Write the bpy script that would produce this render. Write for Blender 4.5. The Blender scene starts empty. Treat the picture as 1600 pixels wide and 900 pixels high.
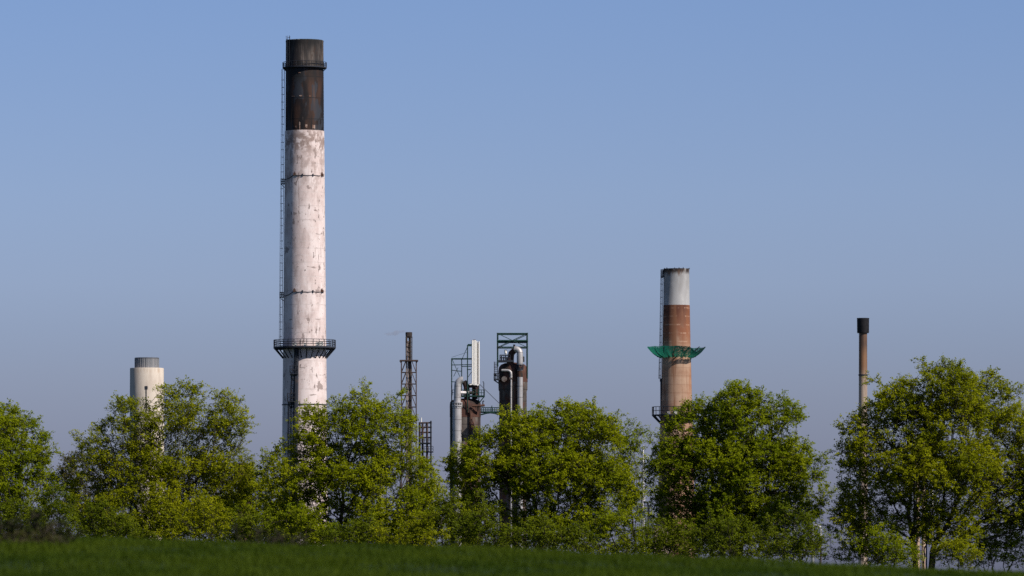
import bpy, math, random
import numpy as np
from mathutils import Vector
R = math.radians
SC = bpy.context.scene
COL = SC.collection
PI = math.pi
F = 9074.0            # focal length in pixels of the 1600 px wide photograph
HZ = 905.0            # row of the eye level in the photograph
EYE = 1.7

# ------------------------------------------------------------------ camera, sky, sun
cam = bpy.data.objects.new('camera', bpy.data.cameras.new('camera'))
COL.objects.link(cam)
cam.location = (0, 0, EYE)
cam.rotation_euler = (R(90), 0, 0)
cam.data.sensor_width = 36.0
cam.data.lens = 36.0 * F / 1600.0
cam.data.shift_y = (HZ - 450.0) / 1600.0
cam.data.clip_start = 0.5
cam.data.clip_end = 30000
cam.data.dof.use_dof = True
cam.data.dof.focus_distance = 620
cam.data.dof.aperture_fstop = 3.4
SC.camera = cam

SUN_EL, SUN_AZ = R(41), R(54)       # azimuth measured from the direction back to the camera, towards the right
sun_dir = Vector((math.sin(SUN_AZ) * math.cos(SUN_EL), -math.cos(SUN_AZ) * math.cos(SUN_EL), math.sin(SUN_EL)))
W = bpy.data.worlds.new('World')
SC.world = W
W.use_nodes = True
nt = W.node_tree
nt.nodes.clear()
out = nt.nodes.new('ShaderNodeOutputWorld')
bg = nt.nodes.new('ShaderNodeBackground')
sky = nt.nodes.new('ShaderNodeTexSky')
sky.sky_type = 'NISHITA'
sky.sun_disc = False
sky.sun_elevation = SUN_EL
sky.sun_rotation = math.atan2(sun_dir.x, sun_dir.y)
sky.altitude = 100
sky.air_density = 1.0
sky.dust_density = 0.6
sky.ozone_density = 3.0
# the air near the ground is greyer than the clear sky higher up
tc = nt.nodes.new('ShaderNodeTexCoord')
sep = nt.nodes.new('ShaderNodeSeparateXYZ')
nt.links.new(tc.outputs['Generated'], sep.inputs[0])
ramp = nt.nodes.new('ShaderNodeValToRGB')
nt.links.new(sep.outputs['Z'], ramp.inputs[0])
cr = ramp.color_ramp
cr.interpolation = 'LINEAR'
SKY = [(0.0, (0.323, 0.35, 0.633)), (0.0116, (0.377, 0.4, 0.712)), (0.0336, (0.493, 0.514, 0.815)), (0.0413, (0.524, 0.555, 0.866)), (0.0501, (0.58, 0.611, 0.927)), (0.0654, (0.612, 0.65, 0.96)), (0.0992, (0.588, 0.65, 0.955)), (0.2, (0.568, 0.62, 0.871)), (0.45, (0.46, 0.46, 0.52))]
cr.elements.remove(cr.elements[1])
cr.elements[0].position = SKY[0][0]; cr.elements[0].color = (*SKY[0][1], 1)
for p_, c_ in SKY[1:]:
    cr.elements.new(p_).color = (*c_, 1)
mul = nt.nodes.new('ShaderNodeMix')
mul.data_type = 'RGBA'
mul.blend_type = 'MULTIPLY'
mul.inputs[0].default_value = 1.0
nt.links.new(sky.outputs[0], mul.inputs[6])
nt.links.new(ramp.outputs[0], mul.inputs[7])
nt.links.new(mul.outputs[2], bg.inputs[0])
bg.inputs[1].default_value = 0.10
nt.links.new(bg.outputs[0], out.inputs[0])

sl = bpy.data.lights.new('sun', 'SUN')
sl.energy = 5.0
sl.angle = R(0.5)
sl.color = (1.0, 0.93, 0.84)
sun = bpy.data.objects.new('sun', sl)
COL.objects.link(sun)
sun.location = (60, -60, 120)
sun.rotation_euler = sun_dir.to_track_quat('Z', 'Y').to_euler()

vs = SC.view_settings
vs.view_transform = 'Standard'
vs.look = 'None'
vs.exposure = 0.0
vs.gamma = 1.0
vs.use_curve_mapping = False
SC.cycles.use_denoising = False
SC.cycles.max_bounces = 6
SC.cycles.transparent_max_bounces = 12

# ------------------------------------------------------------------ helpers: materials
class NT:
    def __init__(self, name, rough=0.8, metallic=0.0):
        self.m = bpy.data.materials.new(name)
        self.m.use_nodes = True
        self.t = self.m.node_tree
        self.b = self.t.nodes['Principled BSDF']
        self.b.inputs['Roughness'].default_value = rough
        self.b.inputs['Metallic'].default_value = metallic
        self.b.inputs['Specular IOR Level'].default_value = 0.25
        self.tc = self.t.nodes.new('ShaderNodeTexCoord')
        self.sep = None
    def link(self, a, b): self.t.links.new(a, b)
    def val(self, sock, v):
        if isinstance(v, (int, float)): sock.default_value = v
        else: self.link(v, sock)
    def math(self, op, a, b=0.0, clamp=False):
        n = self.t.nodes.new('ShaderNodeMath'); n.operation = op; n.use_clamp = clamp
        self.val(n.inputs[0], a); self.val(n.inputs[1], b)
        return n.outputs[0]
    def z(self):
        if self.sep is None:
            self.sep = self.t.nodes.new('ShaderNodeSeparateXYZ')
            self.link(self.tc.outputs['Object'], self.sep.inputs[0])
        return self.sep.outputs['Z']
    def noise(self, scale, detail=4, rough=0.6, loc=(0, 0, 0)):
        mp = self.t.nodes.new('ShaderNodeMapping')
        if isinstance(scale, (int, float)): scale = (scale,) * 3
        mp.inputs['Scale'].default_value = scale
        mp.inputs['Location'].default_value = loc
        self.link(self.tc.outputs['Object'], mp.inputs[0])
        n = self.t.nodes.new('ShaderNodeTexNoise')
        n.inputs['Scale'].default_value = 1.0
        n.inputs['Detail'].default_value = detail
        n.inputs['Roughness'].default_value = rough
        self.link(mp.outputs[0], n.inputs['Vector'])
        return n.outputs['Fac']
    def step(self, v, lo, hi):
        n = self.t.nodes.new('ShaderNodeMapRange')
        n.interpolation_type = 'SMOOTHSTEP'
        self.val(n.inputs['Value'], v)
        n.inputs['From Min'].default_value = lo
        n.inputs['From Max'].default_value = hi
        return n.outputs['Result']
    def zmask(self, z0, z1, soft):
        a = self.step(self.z(), z0 - soft, z0 + soft)
        b = self.step(self.z(), z1 - soft, z1 + soft)
        return self.math('MULTIPLY', a, self.math('SUBTRACT', 1.0, b))
    def mix(self, f, a, b, mode='MIX'):
        n = self.t.nodes.new('ShaderNodeMix'); n.data_type = 'RGBA'; n.blend_type = mode
        self.val(n.inputs[0], f)
        for s, v in ((n.inputs[6], a), (n.inputs[7], b)):
            if isinstance(v, tuple): s.default_value = (*v, 1)
            else: self.link(v, s)
        return n.outputs[2]
    def bump(self, h, strength=0.3, dist=0.1):
        n = self.t.nodes.new('ShaderNodeBump')
        n.inputs['Strength'].default_value = strength
        n.inputs['Distance'].default_value = dist
        self.link(h, n.inputs['Height'])
        self.link(n.outputs[0], self.b.inputs['Normal'])
    def done(self, c):
        if isinstance(c, tuple): self.b.inputs['Base Color'].default_value = (*c, 1)
        else: self.link(c, self.b.inputs['Base Color'])
        return self.m

def layered(name, base, layers, rough=0.8, metallic=0.0, bump=None):
    """base colour plus weathering layers: dict(col, amt, noise, lo, hi, z=(z0,z1,soft), ring=(period,width))"""
    n = NT(name, rough, metallic)
    c = base
    for i, L in enumerate(layers):
        f = L.get('amt', 1.0)
        if 'noise' in L:
            v = n.noise(L['noise'], L.get('detail', 4), L.get('rough', 0.6), (i * 7.3, i * 3.1, i * 5.7))
            f = n.math('MULTIPLY', n.step(v, L['lo'], L['hi']), f)
        if 'ring' in L:
            p, w = L['ring']
            fr = n.math('FRACT', n.math('DIVIDE', n.z(), p))
            f = n.math('MULTIPLY', n.math('LESS_THAN', fr, w / p), f)
        if 'x' in L:
            n.z(); f = n.math('MULTIPLY', n.step(n.sep.outputs['X'], *L['x']), f)
        if 'z' in L:
            zz = L['z']
            if 'drip' in L:        # uneven lower edge
                pass
            f = n.math('MULTIPLY', n.zmask(*zz), f)
        c = n.mix(f, c, L['col'])
    if bump: n.bump(n.noise(bump[0]), bump[1], bump[2])
    return n.done(c)

# ------------------------------------------------------------------ helpers: meshes
class MB:
    def __init__(self): self.v = []; self.f = []
    def add(self, vs, fs):
        o = len(self.v); self.v += [tuple(p) for p in vs]; self.f += [tuple(i + o for i in q) for q in fs]
        return self
    def box(self, x0, x1, y0, y1, z0, z1):
        v = [(x, y, z) for z in (z0, z1) for y in (y0, y1) for x in (x0, x1)]
        return self.add(v, [(0, 2, 3, 1), (4, 5, 7, 6), (0, 1, 5, 4), (2, 6, 7, 3), (0, 4, 6, 2), (1, 3, 7, 5)])
    def sweep(self, pts, r, n=8, cap=True):
        pts = [Vector(p) for p in pts]
        rs = r if isinstance(r, (list, tuple)) else [r] * len(pts)
        vs, fs = [], []
        d = (pts[1] - pts[0]).normalized()
        u = d.orthogonal().normalized()
        for i, p in enumerate(pts):
            if i == 0: t = pts[1] - pts[0]
            elif i == len(pts) - 1: t = pts[-1] - pts[-2]
            else: t = (pts[i + 1] - p).normalized() + (p - pts[i - 1]).normalized()
            t.normalize()
            u = (u - t * u.dot(t)).normalized()
            w = t.cross(u)
            for k in range(n):
                a = 2 * PI * k / n + PI / n
                vs.append(p + (u * math.cos(a) + w * math.sin(a)) * rs[i])
        for i in range(len(pts) - 1):
            for k in range(n):
                k2 = (k + 1) % n
                fs.append((i * n + k, i * n + k2, (i + 1) * n + k2, (i + 1) * n + k))
        if cap:
            fs.append(tuple(range(n))[::-1]); fs.append(tuple(range((len(pts) - 1) * n, len(pts) * n)))
        return self.add(vs, fs)
    def bar(self, p, q, r=0.08, n=4): return self.sweep([p, q], r, n)
    def lathe(self, prof, n=48, cx=0, cy=0, a0=0, a1=2 * PI, closed=False):
        full = abs(a1 - a0) > 2 * PI - 1e-4
        m = n if full else n + 1
        vs, fs = [], []
        for (r, z) in prof:
            for k in range(m):
                a = a0 + (a1 - a0) * k / n
                vs.append((cx + r * math.cos(a), cy + r * math.sin(a), z))
        P = len(prof)
        for i in range(P if closed else P - 1):
            j = (i + 1) % P
            for k in range(n):
                k2 = (k + 1) % m
                fs.append((i * m + k, i * m + k2, j * m + k2, j * m + k))
        return self.add(vs, fs)
    def deck(self, r0, r1, z0, z1, n=40, a0=0, a1=2 * PI):
        self.lathe([(r0, z0), (r1, z0), (r1, z1), (r0, z1)], n, a0=a0, a1=a1, closed=True)
        return self
    def ringrail(self, r, z0, h, npost, a0=0, a1=2 * PI, t=0.055, rails=2):
        full = abs(a1 - a0) > 2 * PI - 1e-4
        for k in range(npost if full else npost + 1):
            a = a0 + (a1 - a0) * k / npost
            self.bar((r * math.cos(a), r * math.sin(a), z0), (r * math.cos(a), r * math.sin(a), z0 + h), t)
        N = max(8, npost * 2)
        for q in range(rails):
            z = z0 + h * (q + 1) / rails
            pts = [(r * math.cos(a0 + (a1 - a0) * k / N), r * math.sin(a0 + (a1 - a0) * k / N), z) for k in range(N + 1)]
            self.sweep(pts, t, 4)
        return self
    def rail(self, p, q, h, npost, t=0.055):
        p, q = Vector(p), Vector(q)
        for k in range(npost + 1):
            a = p.lerp(q, k / npost); self.bar(a, a + Vector((0, 0, h)), t)
        for f in (0.5, 1.0): self.bar(p + Vector((0, 0, h * f)), q + Vector((0, 0, h * f)), t)
        return self
    def ladder(self, path, tang, out, w=0.5, cage=0.75, t=0.06, rung=0.45, hoop=1.6):
        """path: bottom-to-top list of points; tang: unit vector across the rungs; out: unit vector away from the wall"""
        tang, out = Vector(tang), Vector(out)
        P = [Vector(p) for p in path]
        for s in (-1, 1): self.sweep([p + tang * (s * w / 2) for p in P], t, 4)
        if cage:
            for (a, b) in ((-.6, .6), (0, 1), (.6, .6)):
                self.sweep([p + tang * (a * w) + out * (b * cage) for p in P], t * .8, 4)
        for p, q in zip(P[:-1], P[1:]):
            L = (q - p).length
            for k in range(int(L / rung)):
                c = p.lerp(q, (k + .5) * rung / L)
                self.bar(c - tang * w / 2, c + tang * w / 2, t * .7)
            if cage:
                for k in range(int(L / hoop)):
                    c = p.lerp(q, (k + .5) * hoop / L)
                    self.sweep([c - tang * w / 2, c - tang * (.6 * w) + out * (.6 * cage), c + out * cage,
                                c + tang * (.6 * w) + out * (.6 * cage), c + tang * w / 2], t * .8, 4)
        return self
    def build(self, name, mat, parent=None, smooth=False, label=None):
        me = bpy.data.meshes.new(name)
        me.from_pydata(self.v, [], self.f)
        me.materials.append(mat)
        if smooth:
            me.polygons.foreach_set('use_smooth', [True] * len(me.polygons))
            try: me.set_sharp_from_angle(angle=R(38))
            except Exception: pass
        me.update()
        o = bpy.data.objects.new(name, me)
        COL.objects.link(o)
        if parent is not None: o.parent = parent
        if label: o['label'] = label
        return o

def tag(o, label=None, cat=None, group=None, kind=None):
    if label: o['label'] = label
    if cat: o['category'] = cat
    if group: o['group'] = group
    if kind: o['kind'] = kind
    return o

def arc(cx, cz, rad, a0, a1, y=0.0, n=8):
    return [(cx + rad * math.cos(a0 + (a1 - a0) * k / n), y, cz + rad * math.sin(a0 + (a1 - a0) * k / n)) for k in range(n + 1)]

class Site:
    """An Empty at the foot of a structure; x() and z() give its local metres for measured photo positions."""
    def __init__(self, name, label, cat, px, D, group=None):
        D = D * 2.0
        self.s = D / F; self.px = px; self.D = D
        self.root = bpy.data.objects.new(name, None)
        COL.objects.link(self.root)
        self.root.location = ((px - 800) * self.s, D, 0)
        tag(self.root, label, cat, group)
    def x(self, px): return (px - self.px) * self.s
    def z(self, py): return EYE + (HZ - py) * self.s
    def part(self, name, mb, mat, parent=None, smooth=False, label=None):
        return mb.build(name, mat, parent or self.root, smooth, label)

# ------------------------------------------------------------------ ground
def sstep(a, b, v):
    t = np.clip((v - a) / (b - a), 0, 1); return t * t * (3 - 2 * t)
YC = 84.0
CREST = [(-400, 822), (0, 838), (110, 841), (400, 848), (700, 856), (1000, 868), (1200, 878), (1400, 888), (1600, 897), (2000, 912)]
def crest_z(x):
    px = 800 + x * F / YC
    row = np.interp(px, [c[0] for c in CREST], [c[1] for c in CREST])
    return EYE + (HZ - row) * YC / F
def ground_z(x, y):
    x = np.asarray(x, float); y = np.asarray(y, float)
    h = crest_z(x * YC / np.maximum(np.abs(y), YC * .35) * .35 + x * .65) - 0.07
    fade = 1 - sstep(60, 160, np.abs(x))
    up = sstep(-12, YC + 8, y); dn = 1 - sstep(YC + 2, YC + 150, y)
    z = h * up * np.where(y < YC + 5, 1, dn) * fade
    near = (1 - sstep(150, 230, y)) * fade
    z = z + near * up * 0.035 * (np.sin(x * 1.3 + y * .4) + np.sin(x * .55 - y * .9 + 1.0) + .6 * np.sin(x * 3.1 + 2 + y * 1.7))
    return z
def axis(pts):
    o = []
    for a, b, n in pts: o += list(np.linspace(a, b, n, endpoint=False))
    return np.array(o + [pts[-1][1]])
gx = axis([(-9000, -600, 14), (-600, -60, 18), (-60, -12, 24), (-12, 12, 80), (12, 60, 24), (60, 600, 18), (600, 9000, 14)])
gy = axis([(-900, -40, 8), (-40, 0, 10), (0, 40, 30), (40, 120, 120), (120, 260, 40), (260, 1600, 30), (1600, 16000, 20)])
GX, GY = np.meshgrid(gx, gy)
GZ = ground_z(GX, GY)
nx, ny = len(gx), len(gy)
idx = np.arange(nx * ny).reshape(ny, nx)
quads = np.stack([idx[:-1, :-1], idx[:-1, 1:], idx[1:, 1:], idx[1:, :-1]], -1).reshape(-1, 4)

def np_mesh(name, co, faces, k, mat, parent=None, smooth=False, col=None):
    """fast mesh from numpy arrays; faces is an (n,k) index array"""
    me = bpy.data.meshes.new(name)
    co = np.ascontiguousarray(co, np.float32); faces = np.ascontiguousarray(faces, np.int32)
    me.vertices.add(len(co)); me.vertices.foreach_set('co', co.ravel())
    me.loops.add(faces.size); me.loops.foreach_set('vertex_index', faces.ravel())
    me.polygons.add(len(faces))
    me.polygons.foreach_set('loop_start', np.arange(0, faces.size, k, dtype=np.int32))
    if smooth: me.polygons.foreach_set('use_smooth', np.ones(len(faces), bool))
    if col is not None:
        at = me.attributes.new('tint', 'FLOAT', 'POINT')
        at.data.foreach_set('value', np.ascontiguousarray(col, np.float32))
    me.update(calc_edges=True)
    me.materials.append(mat)
    o = bpy.data.objects.new(name, me)
    COL.objects.link(o)
    if parent is not None: o.parent = parent
    return o

n = NT('field_soil', 0.95)
c = n.mix(n.noise(0.5), (0.012, 0.028, 0.006), (0.022, 0.045, 0.010))
c = n.mix(n.step(n.noise(2.2), .55, .75), c, (0.035, 0.04, 0.015))
m_field = n.done(c)
g = np_mesh('ground', np.stack([GX, GY, GZ], -1).reshape(-1, 3), quads, 4, m_field, smooth=True)
tag(g, kind='structure')

def leaf_mat(name, c0, c1, trans=0.35, tcol=None, rough=0.6):
    """two-sided leaf: diffuse plus light passing through; colour varies from leaf to leaf"""
    n = NT(name, rough)
    n.b.inputs['Specular IOR Level'].default_value = .06
    at = n.t.nodes.new('ShaderNodeAttribute'); at.attribute_name = 'tint'
    c = n.mix(at.outputs['Fac'], c0, c1)
    n.done(c)
    tr = n.t.nodes.new('ShaderNodeBsdfTranslucent')
    c2 = n.mix(1.0, c, tcol or (1.5, 1.6, 0.4), 'MULTIPLY')
    n.link(c2, tr.inputs[0])
    mx = n.t.nodes.new('ShaderNodeMixShader')
    mx.inputs[0].default_value = trans
    n.link(n.b.outputs[0], mx.inputs[1]); n.link(tr.outputs[0], mx.inputs[2])
    n.link(mx.outputs[0], n.t.nodes['Material Output'].inputs[0])
    return n.m

rng = np.random.default_rng(11)
def grass():
    N = 600000
    y = 28 + (100 - 28) * rng.random(N) ** .8
    x = (rng.random(N) * 2 - 1) * (y * 0.105 + 2.5)
    z = ground_z(x, y)
    patch = .5 + .5 * np.sin(x * 1.1 + 1.7 * np.sin(y * .25)) * np.sin(y * .4 + 1.3 * np.sin(x * .7))
    h = (0.04 + 0.07 * rng.random(N) + .09 * (rng.random(N) > .985)) * (0.7 + .6 * patch)
    a = rng.random(N) * 2 * PI
    w = 0.003 + 0.003 * rng.random(N)
    lean = h * (0.2 + .5 * rng.random(N)); b = rng.random(N) * 2 * PI
    base = np.stack([x, y, z - .01], -1)
    side = np.stack([np.cos(a) * w, np.sin(a) * w, np.zeros(N)], -1)
    mid = base + np.stack([np.cos(b) * lean * .35, np.sin(b) * lean * .35, h * .6], -1)
    tip = base + np.stack([np.cos(b) * lean, np.sin(b) * lean, h], -1)
    co = np.stack([base - side, base + side, mid + side * .8, tip, mid - side * .8], 1).reshape(-1, 3)
    k = np.arange(N)[:, None] * 5
    fa = k + np.array([[0, 1, 2, 4]]); fb = k + np.array([[4, 2, 3, 3]])
    # quads for the lower part, triangles for the tip
    f3 = np.concatenate([k + np.array([[0, 1, 2]]), k + np.array([[0, 2, 4]]), k + np.array([[4, 2, 3]])])
    t = np.repeat(np.clip(.75 * patch + .3 * rng.random(N), 0, 1), 5)
    o = np_mesh('grass', co, f3, 3, leaf_mat('grass_blade', (0.022, 0.045, 0.003), (0.066, 0.095, 0.006), .3), col=t)
    tag(o, 'short dark green grass covering the slope in front', 'grass', kind='stuff')
grass()

# ------------------------------------------------------------------ trees
m_bark = layered('bark', (0.035, 0.027, 0.02), [dict(col=(0.07, 0.06, 0.045), noise=(6, 6, 1.5), lo=.45, hi=.7)], .95)
m_leaf = {
    'fresh': leaf_mat('leaf_fresh', (0.120, 0.158, 0.003), (0.300, 0.315, 0.006), .36),
    'green': leaf_mat('leaf_green', (0.100, 0.145, 0.003), (0.260, 0.285, 0.006), .36),
    'olive': leaf_mat('leaf_olive', (0.120, 0.150, 0.003), (0.298, 0.300, 0.006), .36),
    'bud':   leaf_mat('leaf_bud', (0.060, 0.060, 0.012), (0.105, 0.095, 0.018), .25),
    'hedge': leaf_mat('leaf_hedge_shade', (0.055, 0.085, 0.003), (0.155, 0.182, 0.006), .32),  # hedge leaves; on shrubs the darker tone is painted-in shade
    'dark':  leaf_mat('leaf_dark', (0.018, 0.026, 0.006), (0.040, 0.050, 0.010), .2),
    'dry':   leaf_mat('leaf_dry', (0.035, 0.035, 0.010), (0.07, 0.062, 0.02), .2),
}

def tree(name, label, cat, base_px, D, lobes, leaf, seed, spacing=0.43, leaves=18, twigs=4, stems=2, size=0.13,
         group=None, fork=858, depth=1.0, twig_len=0.80, base_z=None, thick=1.0, lean=0.0, spikes=1.0, gaps=-1.12, roots=None):
    """grow limbs towards points spread through the crown's lobes, then twigs with leaves on the outer limbs"""
    rg = np.random.default_rng(seed)
    D = D * 2.0
    s = D / F
    root = bpy.data.objects.new(name, None)
    COL.objects.link(root)
    X0 = (base_px - 800) * s
    zb = float(ground_z(X0, D)) if base_z is None else base_z
    root.location = (X0, D, zb)
    tag(root, label, cat, group)
    A = []
    for L in lobes:
        lx, ly, rx, ry = L[:4]
        dens = L[4] if len(L) > 4 else 1.0
        rxm, rzm = rx * s, ry * s
        rym = .5 * (rxm + rzm) * depth
        cy = L[5] if len(L) > 5 else (rg.random() - .5) * 2.0 * rym * .5
        n = max(8, int(dens * 4.19 * rxm * rym * rzm / spacing ** 3 * .62))
        d = rg.normal(size=(n, 3)); d /= np.linalg.norm(d, axis=1)[:, None]
        r = rg.random(n) ** (1 / 2.4)
        p = d * r[:, None] * np.array([rxm, rym, rzm])
        p += np.array([(lx - base_px) * s, cy, EYE + (HZ - ly) * s - zb])
        A.append(p)
    if spikes:                   # leading shoots that break the outline
        for L in lobes:
            lx, ly, rx, ry = L[:4]
            for q in range(int(spikes * max(2, (rx + ry) * s / 1.6))):
                th = rg.uniform(-.25, PI + .25); ph = rg.normal() * .6
                k = rg.uniform(.85, 1.0)
                c0 = np.array([(lx - base_px) * s + rx * s * k * math.cos(th), .5 * (rx + ry) * s * math.sin(ph) * .8, EYE + (HZ - ly) * s - zb + ry * s * k * math.sin(th) * math.cos(ph)])
                dr_ = np.array([math.cos(th) * .7, math.sin(ph) * .3, max(.35, math.sin(th))]); dr_ /= np.linalg.norm(dr_)
                ln_ = spacing * rg.uniform(1.0, 2.8); m_ = max(2, int(ln_ / spacing * 1.5))
                A.append(c0 + dr_ * (np.linspace(.1, 1, m_) * ln_)[:, None] + rg.normal(size=(m_, 3)) * spacing * .18)
    A = np.concatenate(A)
    A = A[A[:, 2] > .65 * spacing]
    if gaps:
        g_ = (2.2 / spacing) * .47 * .62
        ph = rg.random(6) * 6
        f_ = np.sin(A[:, 0] * g_ + ph[0] + 1.5 * np.sin(A[:, 2] * g_ * .7 + ph[1])) + np.sin(A[:, 1] * g_ * .9 + ph[2] + 1.3 * np.sin(A[:, 0] * g_ * .8 + ph[3])) + np.sin(A[:, 2] * g_ * 1.1 + ph[4] + 1.4 * np.sin(A[:, 1] * g_ * .7 + ph[5]))
        A = A[f_ > gaps]
    step, kill = spacing * .5, spacing * .85
    nodes, par = [], []
    fz = max(spacing * .5, EYE + (HZ - fork) * s - zb)
    if roots: stems = len(roots)
    for k in range(stems):
        ang = 2 * PI * k / stems + rg.random()
        off = np.array([math.cos(ang), .6 * math.sin(ang)]) * (spacing * .55 if stems > 1 else 0) + (np.array([(roots[k] - base_px) * s, rg.normal() * .3]) if roots else 0)
        p = np.array([off[0], off[1], 0.0]); nodes.append(p); par.append(-1)
        h = fz * (.8 + .4 * rg.random()); m = max(2, int(h / step))
        dirx = np.array([math.cos(ang) * spacing * .3 + lean, math.sin(ang) * spacing * .2, 1.0]); dirx /= np.linalg.norm(dirx)
        for q in range(m):
            p = p + dirx * h / m + rg.normal(size=3) * np.array([.06, .06, 0]) * spacing
            nodes.append(p); par.append(len(nodes) - 2)
    P = np.zeros((60000, 3)); P[:len(nodes)] = nodes; cnt = len(nodes); par = list(par)
    alive = np.ones(len(A), bool)
    near = np.full(len(A), -1); nd = np.full(len(A), 1e9)
    new0 = 0
    for it in range(260):
        new = P[new0:cnt]
        if len(new) == 0: break
        ai = np.where(alive)[0]
        if len(ai) == 0: break
        d = ((A[ai, None, :] - new[None]) ** 2).sum(-1)
        j = d.argmin(1); dm = np.sqrt(d[np.arange(len(ai)), j])
        better = dm < nd[ai]
        nd[ai[better]] = dm[better]; near[ai[better]] = j[better] + new0
        dead = nd < kill
        alive &= ~dead
        ai = np.where(alive)[0]
        if len(ai) == 0: break
        tgt = near[ai]
        v = A[ai] - P[tgt]; v /= np.linalg.norm(v, axis=1)[:, None]
        acc = np.zeros((cnt, 3)); np.add.at(acc, tgt, v)
        grow_i = np.unique(tgt)
        dv = acc[grow_i]; ln = np.linalg.norm(dv, axis=1); 
        dv = dv / np.maximum(ln, 1e-6)[:, None]
        dv += rg.normal(size=dv.shape) * .22 + np.array([0, 0, .10])
        dv /= np.linalg.norm(dv, axis=1)[:, None]
        q = P[grow_i] + dv * step
        new0 = cnt
        m = len(q)
        if cnt + m > 59000: break
        P[cnt:cnt + m] = q; par += list(grow_i); cnt += m
    P = P[:cnt]; par = np.array(par)
    # radii by the pipe model
    kids = np.zeros(cnt, int); load = np.zeros(cnt)
    tipn = np.ones(cnt, bool); tipn[par[par >= 0]] = False
    dist = np.zeros(cnt)         # steps to the farthest tip
    for i in range(cnt - 1, -1, -1):
        if tipn[i]: load[i] = 1
        if par[i] >= 0:
            load[par[i]] += load[i]; dist[par[i]] = max(dist[par[i]], dist[i] + 1)
    rad = 0.011 * load ** .47 * thick
    ed = np.where(par >= 0)[0]
    def tubes(p0, p1, r0, r1, n):
        d = p1 - p0; d /= np.maximum(np.linalg.norm(d, axis=1), 1e-6)[:, None]
        ref = np.where(np.abs(d[:, 2:3]) > .9, np.array([[1., 0, 0]]), np.array([[0, 0, 1.]]))
        u = np.cross(d, ref); u /= np.linalg.norm(u, axis=1)[:, None]
        w = np.cross(d, u)
        a = np.arange(n) * 2 * PI / n
        ring = u[:, None] * np.cos(a)[None, :, None] + w[:, None] * np.sin(a)[None, :, None]
        v0 = p0[:, None] + ring * r0[:, None, None]; v1 = p1[:, None] + ring * r1[:, None, None]
        co = np.concatenate([v0, v1], 1).reshape(-1, 3)
        k = np.arange(n); k2 = (k + 1) % n
        q = np.stack([k, k2, k2 + n, k + n], -1)
        fs = (np.arange(len(p0))[:, None, None] * 2 * n + q[None]).reshape(-1, 4)
        return co, fs
    ext = (P[ed] - P[par[ed]]) * .12
    c1, f1 = tubes(P[par[ed]] - ext * 0, P[ed] + ext, np.minimum(rad[par[ed]], rad[ed] * 1.25 + .004), rad[ed], 6)
    # twigs
    outer = np.where((dist <= 3) & (par >= 0))[0]
    tp, tdir = [], []
    nk = np.where(dist[outer] == 0, twigs + 1, np.where(dist[outer] <= 1, twigs, max(1, twigs - 1)))
    src = np.repeat(outer, nk)
    bd = P[src] - P[par[src]]; bd /= np.linalg.norm(bd, axis=1)[:, None]
    td = bd * .7 + rg.normal(size=bd.shape) * .75 + np.array([0, 0, .28])
    td /= np.linalg.norm(td, axis=1)[:, None]
    tl = twig_len * (.45 + .75 * rg.random(len(src)))
    p0 = P[src] - bd * (rg.random(len(src)) * step)[:, None]
    p1 = p0 + td * tl[:, None]
    c2, f2 = tubes(p0, p1, np.full(len(src), .009), np.full(len(src), .005), 3)
    co = np.concatenate([c1, c2]); fs = np.concatenate([f1, f2 + len(c1)])
    np_mesh('trunk', co, fs, 4, m_bark, root, smooth=True)
    # leaves along the twigs, in tufts
    li = np.repeat(np.arange(len(src)), rg.poisson(leaves, len(src)))
    t = .35 + .72 * rg.random(len(li)) ** .55
    lp = p0[li] + (p1[li] - p0[li]) * t[:, None] + rg.normal(size=(len(li), 3)) * np.array([.10, .10, .06]) * (size / .14)
    nrm = rg.normal(size=(len(li), 3)) * .55 + np.array([.25, -.22, .85])
    nrm /= np.linalg.norm(nrm, axis=1)[:, None]
    ax = np.cross(nrm, rg.normal(size=nrm.shape)); ax /= np.linalg.norm(ax, axis=1)[:, None]
    bx = np.cross(nrm, ax)
    ls = size * (.55 + .8 * rg.random(len(li)))
    a_, b_ = ax * (ls * .5)[:, None], bx * (ls * .40)[:, None]
    dr = nrm * (ls * .12)[:, None]
    lc = np.stack([lp - a_ - dr, lp - b_ + a_ * .1, lp + a_ - dr, lp + b_ + a_ * .1], 1).reshape(-1, 3)
    lf = np.arange(len(li) * 4).reshape(-1, 4)
    clump = rg.random(len(P))[src]                      # tint shared by a spray
    tone = .5 + .5 * np.sin(lp[:, 0] * .9 + 2 * np.sin(lp[:, 2] * .8 + seed) + lp[:, 1] * .6)
    tint = np.clip(.40 * clump[li] + .30 * rg.random(len(li)) + .30 * tone, 0, 1)
    np_mesh('crown', lc, lf, 4, m_leaf[leaf], root, col=np.repeat(tint, 4))
    return root, len(li), cnt

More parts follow.
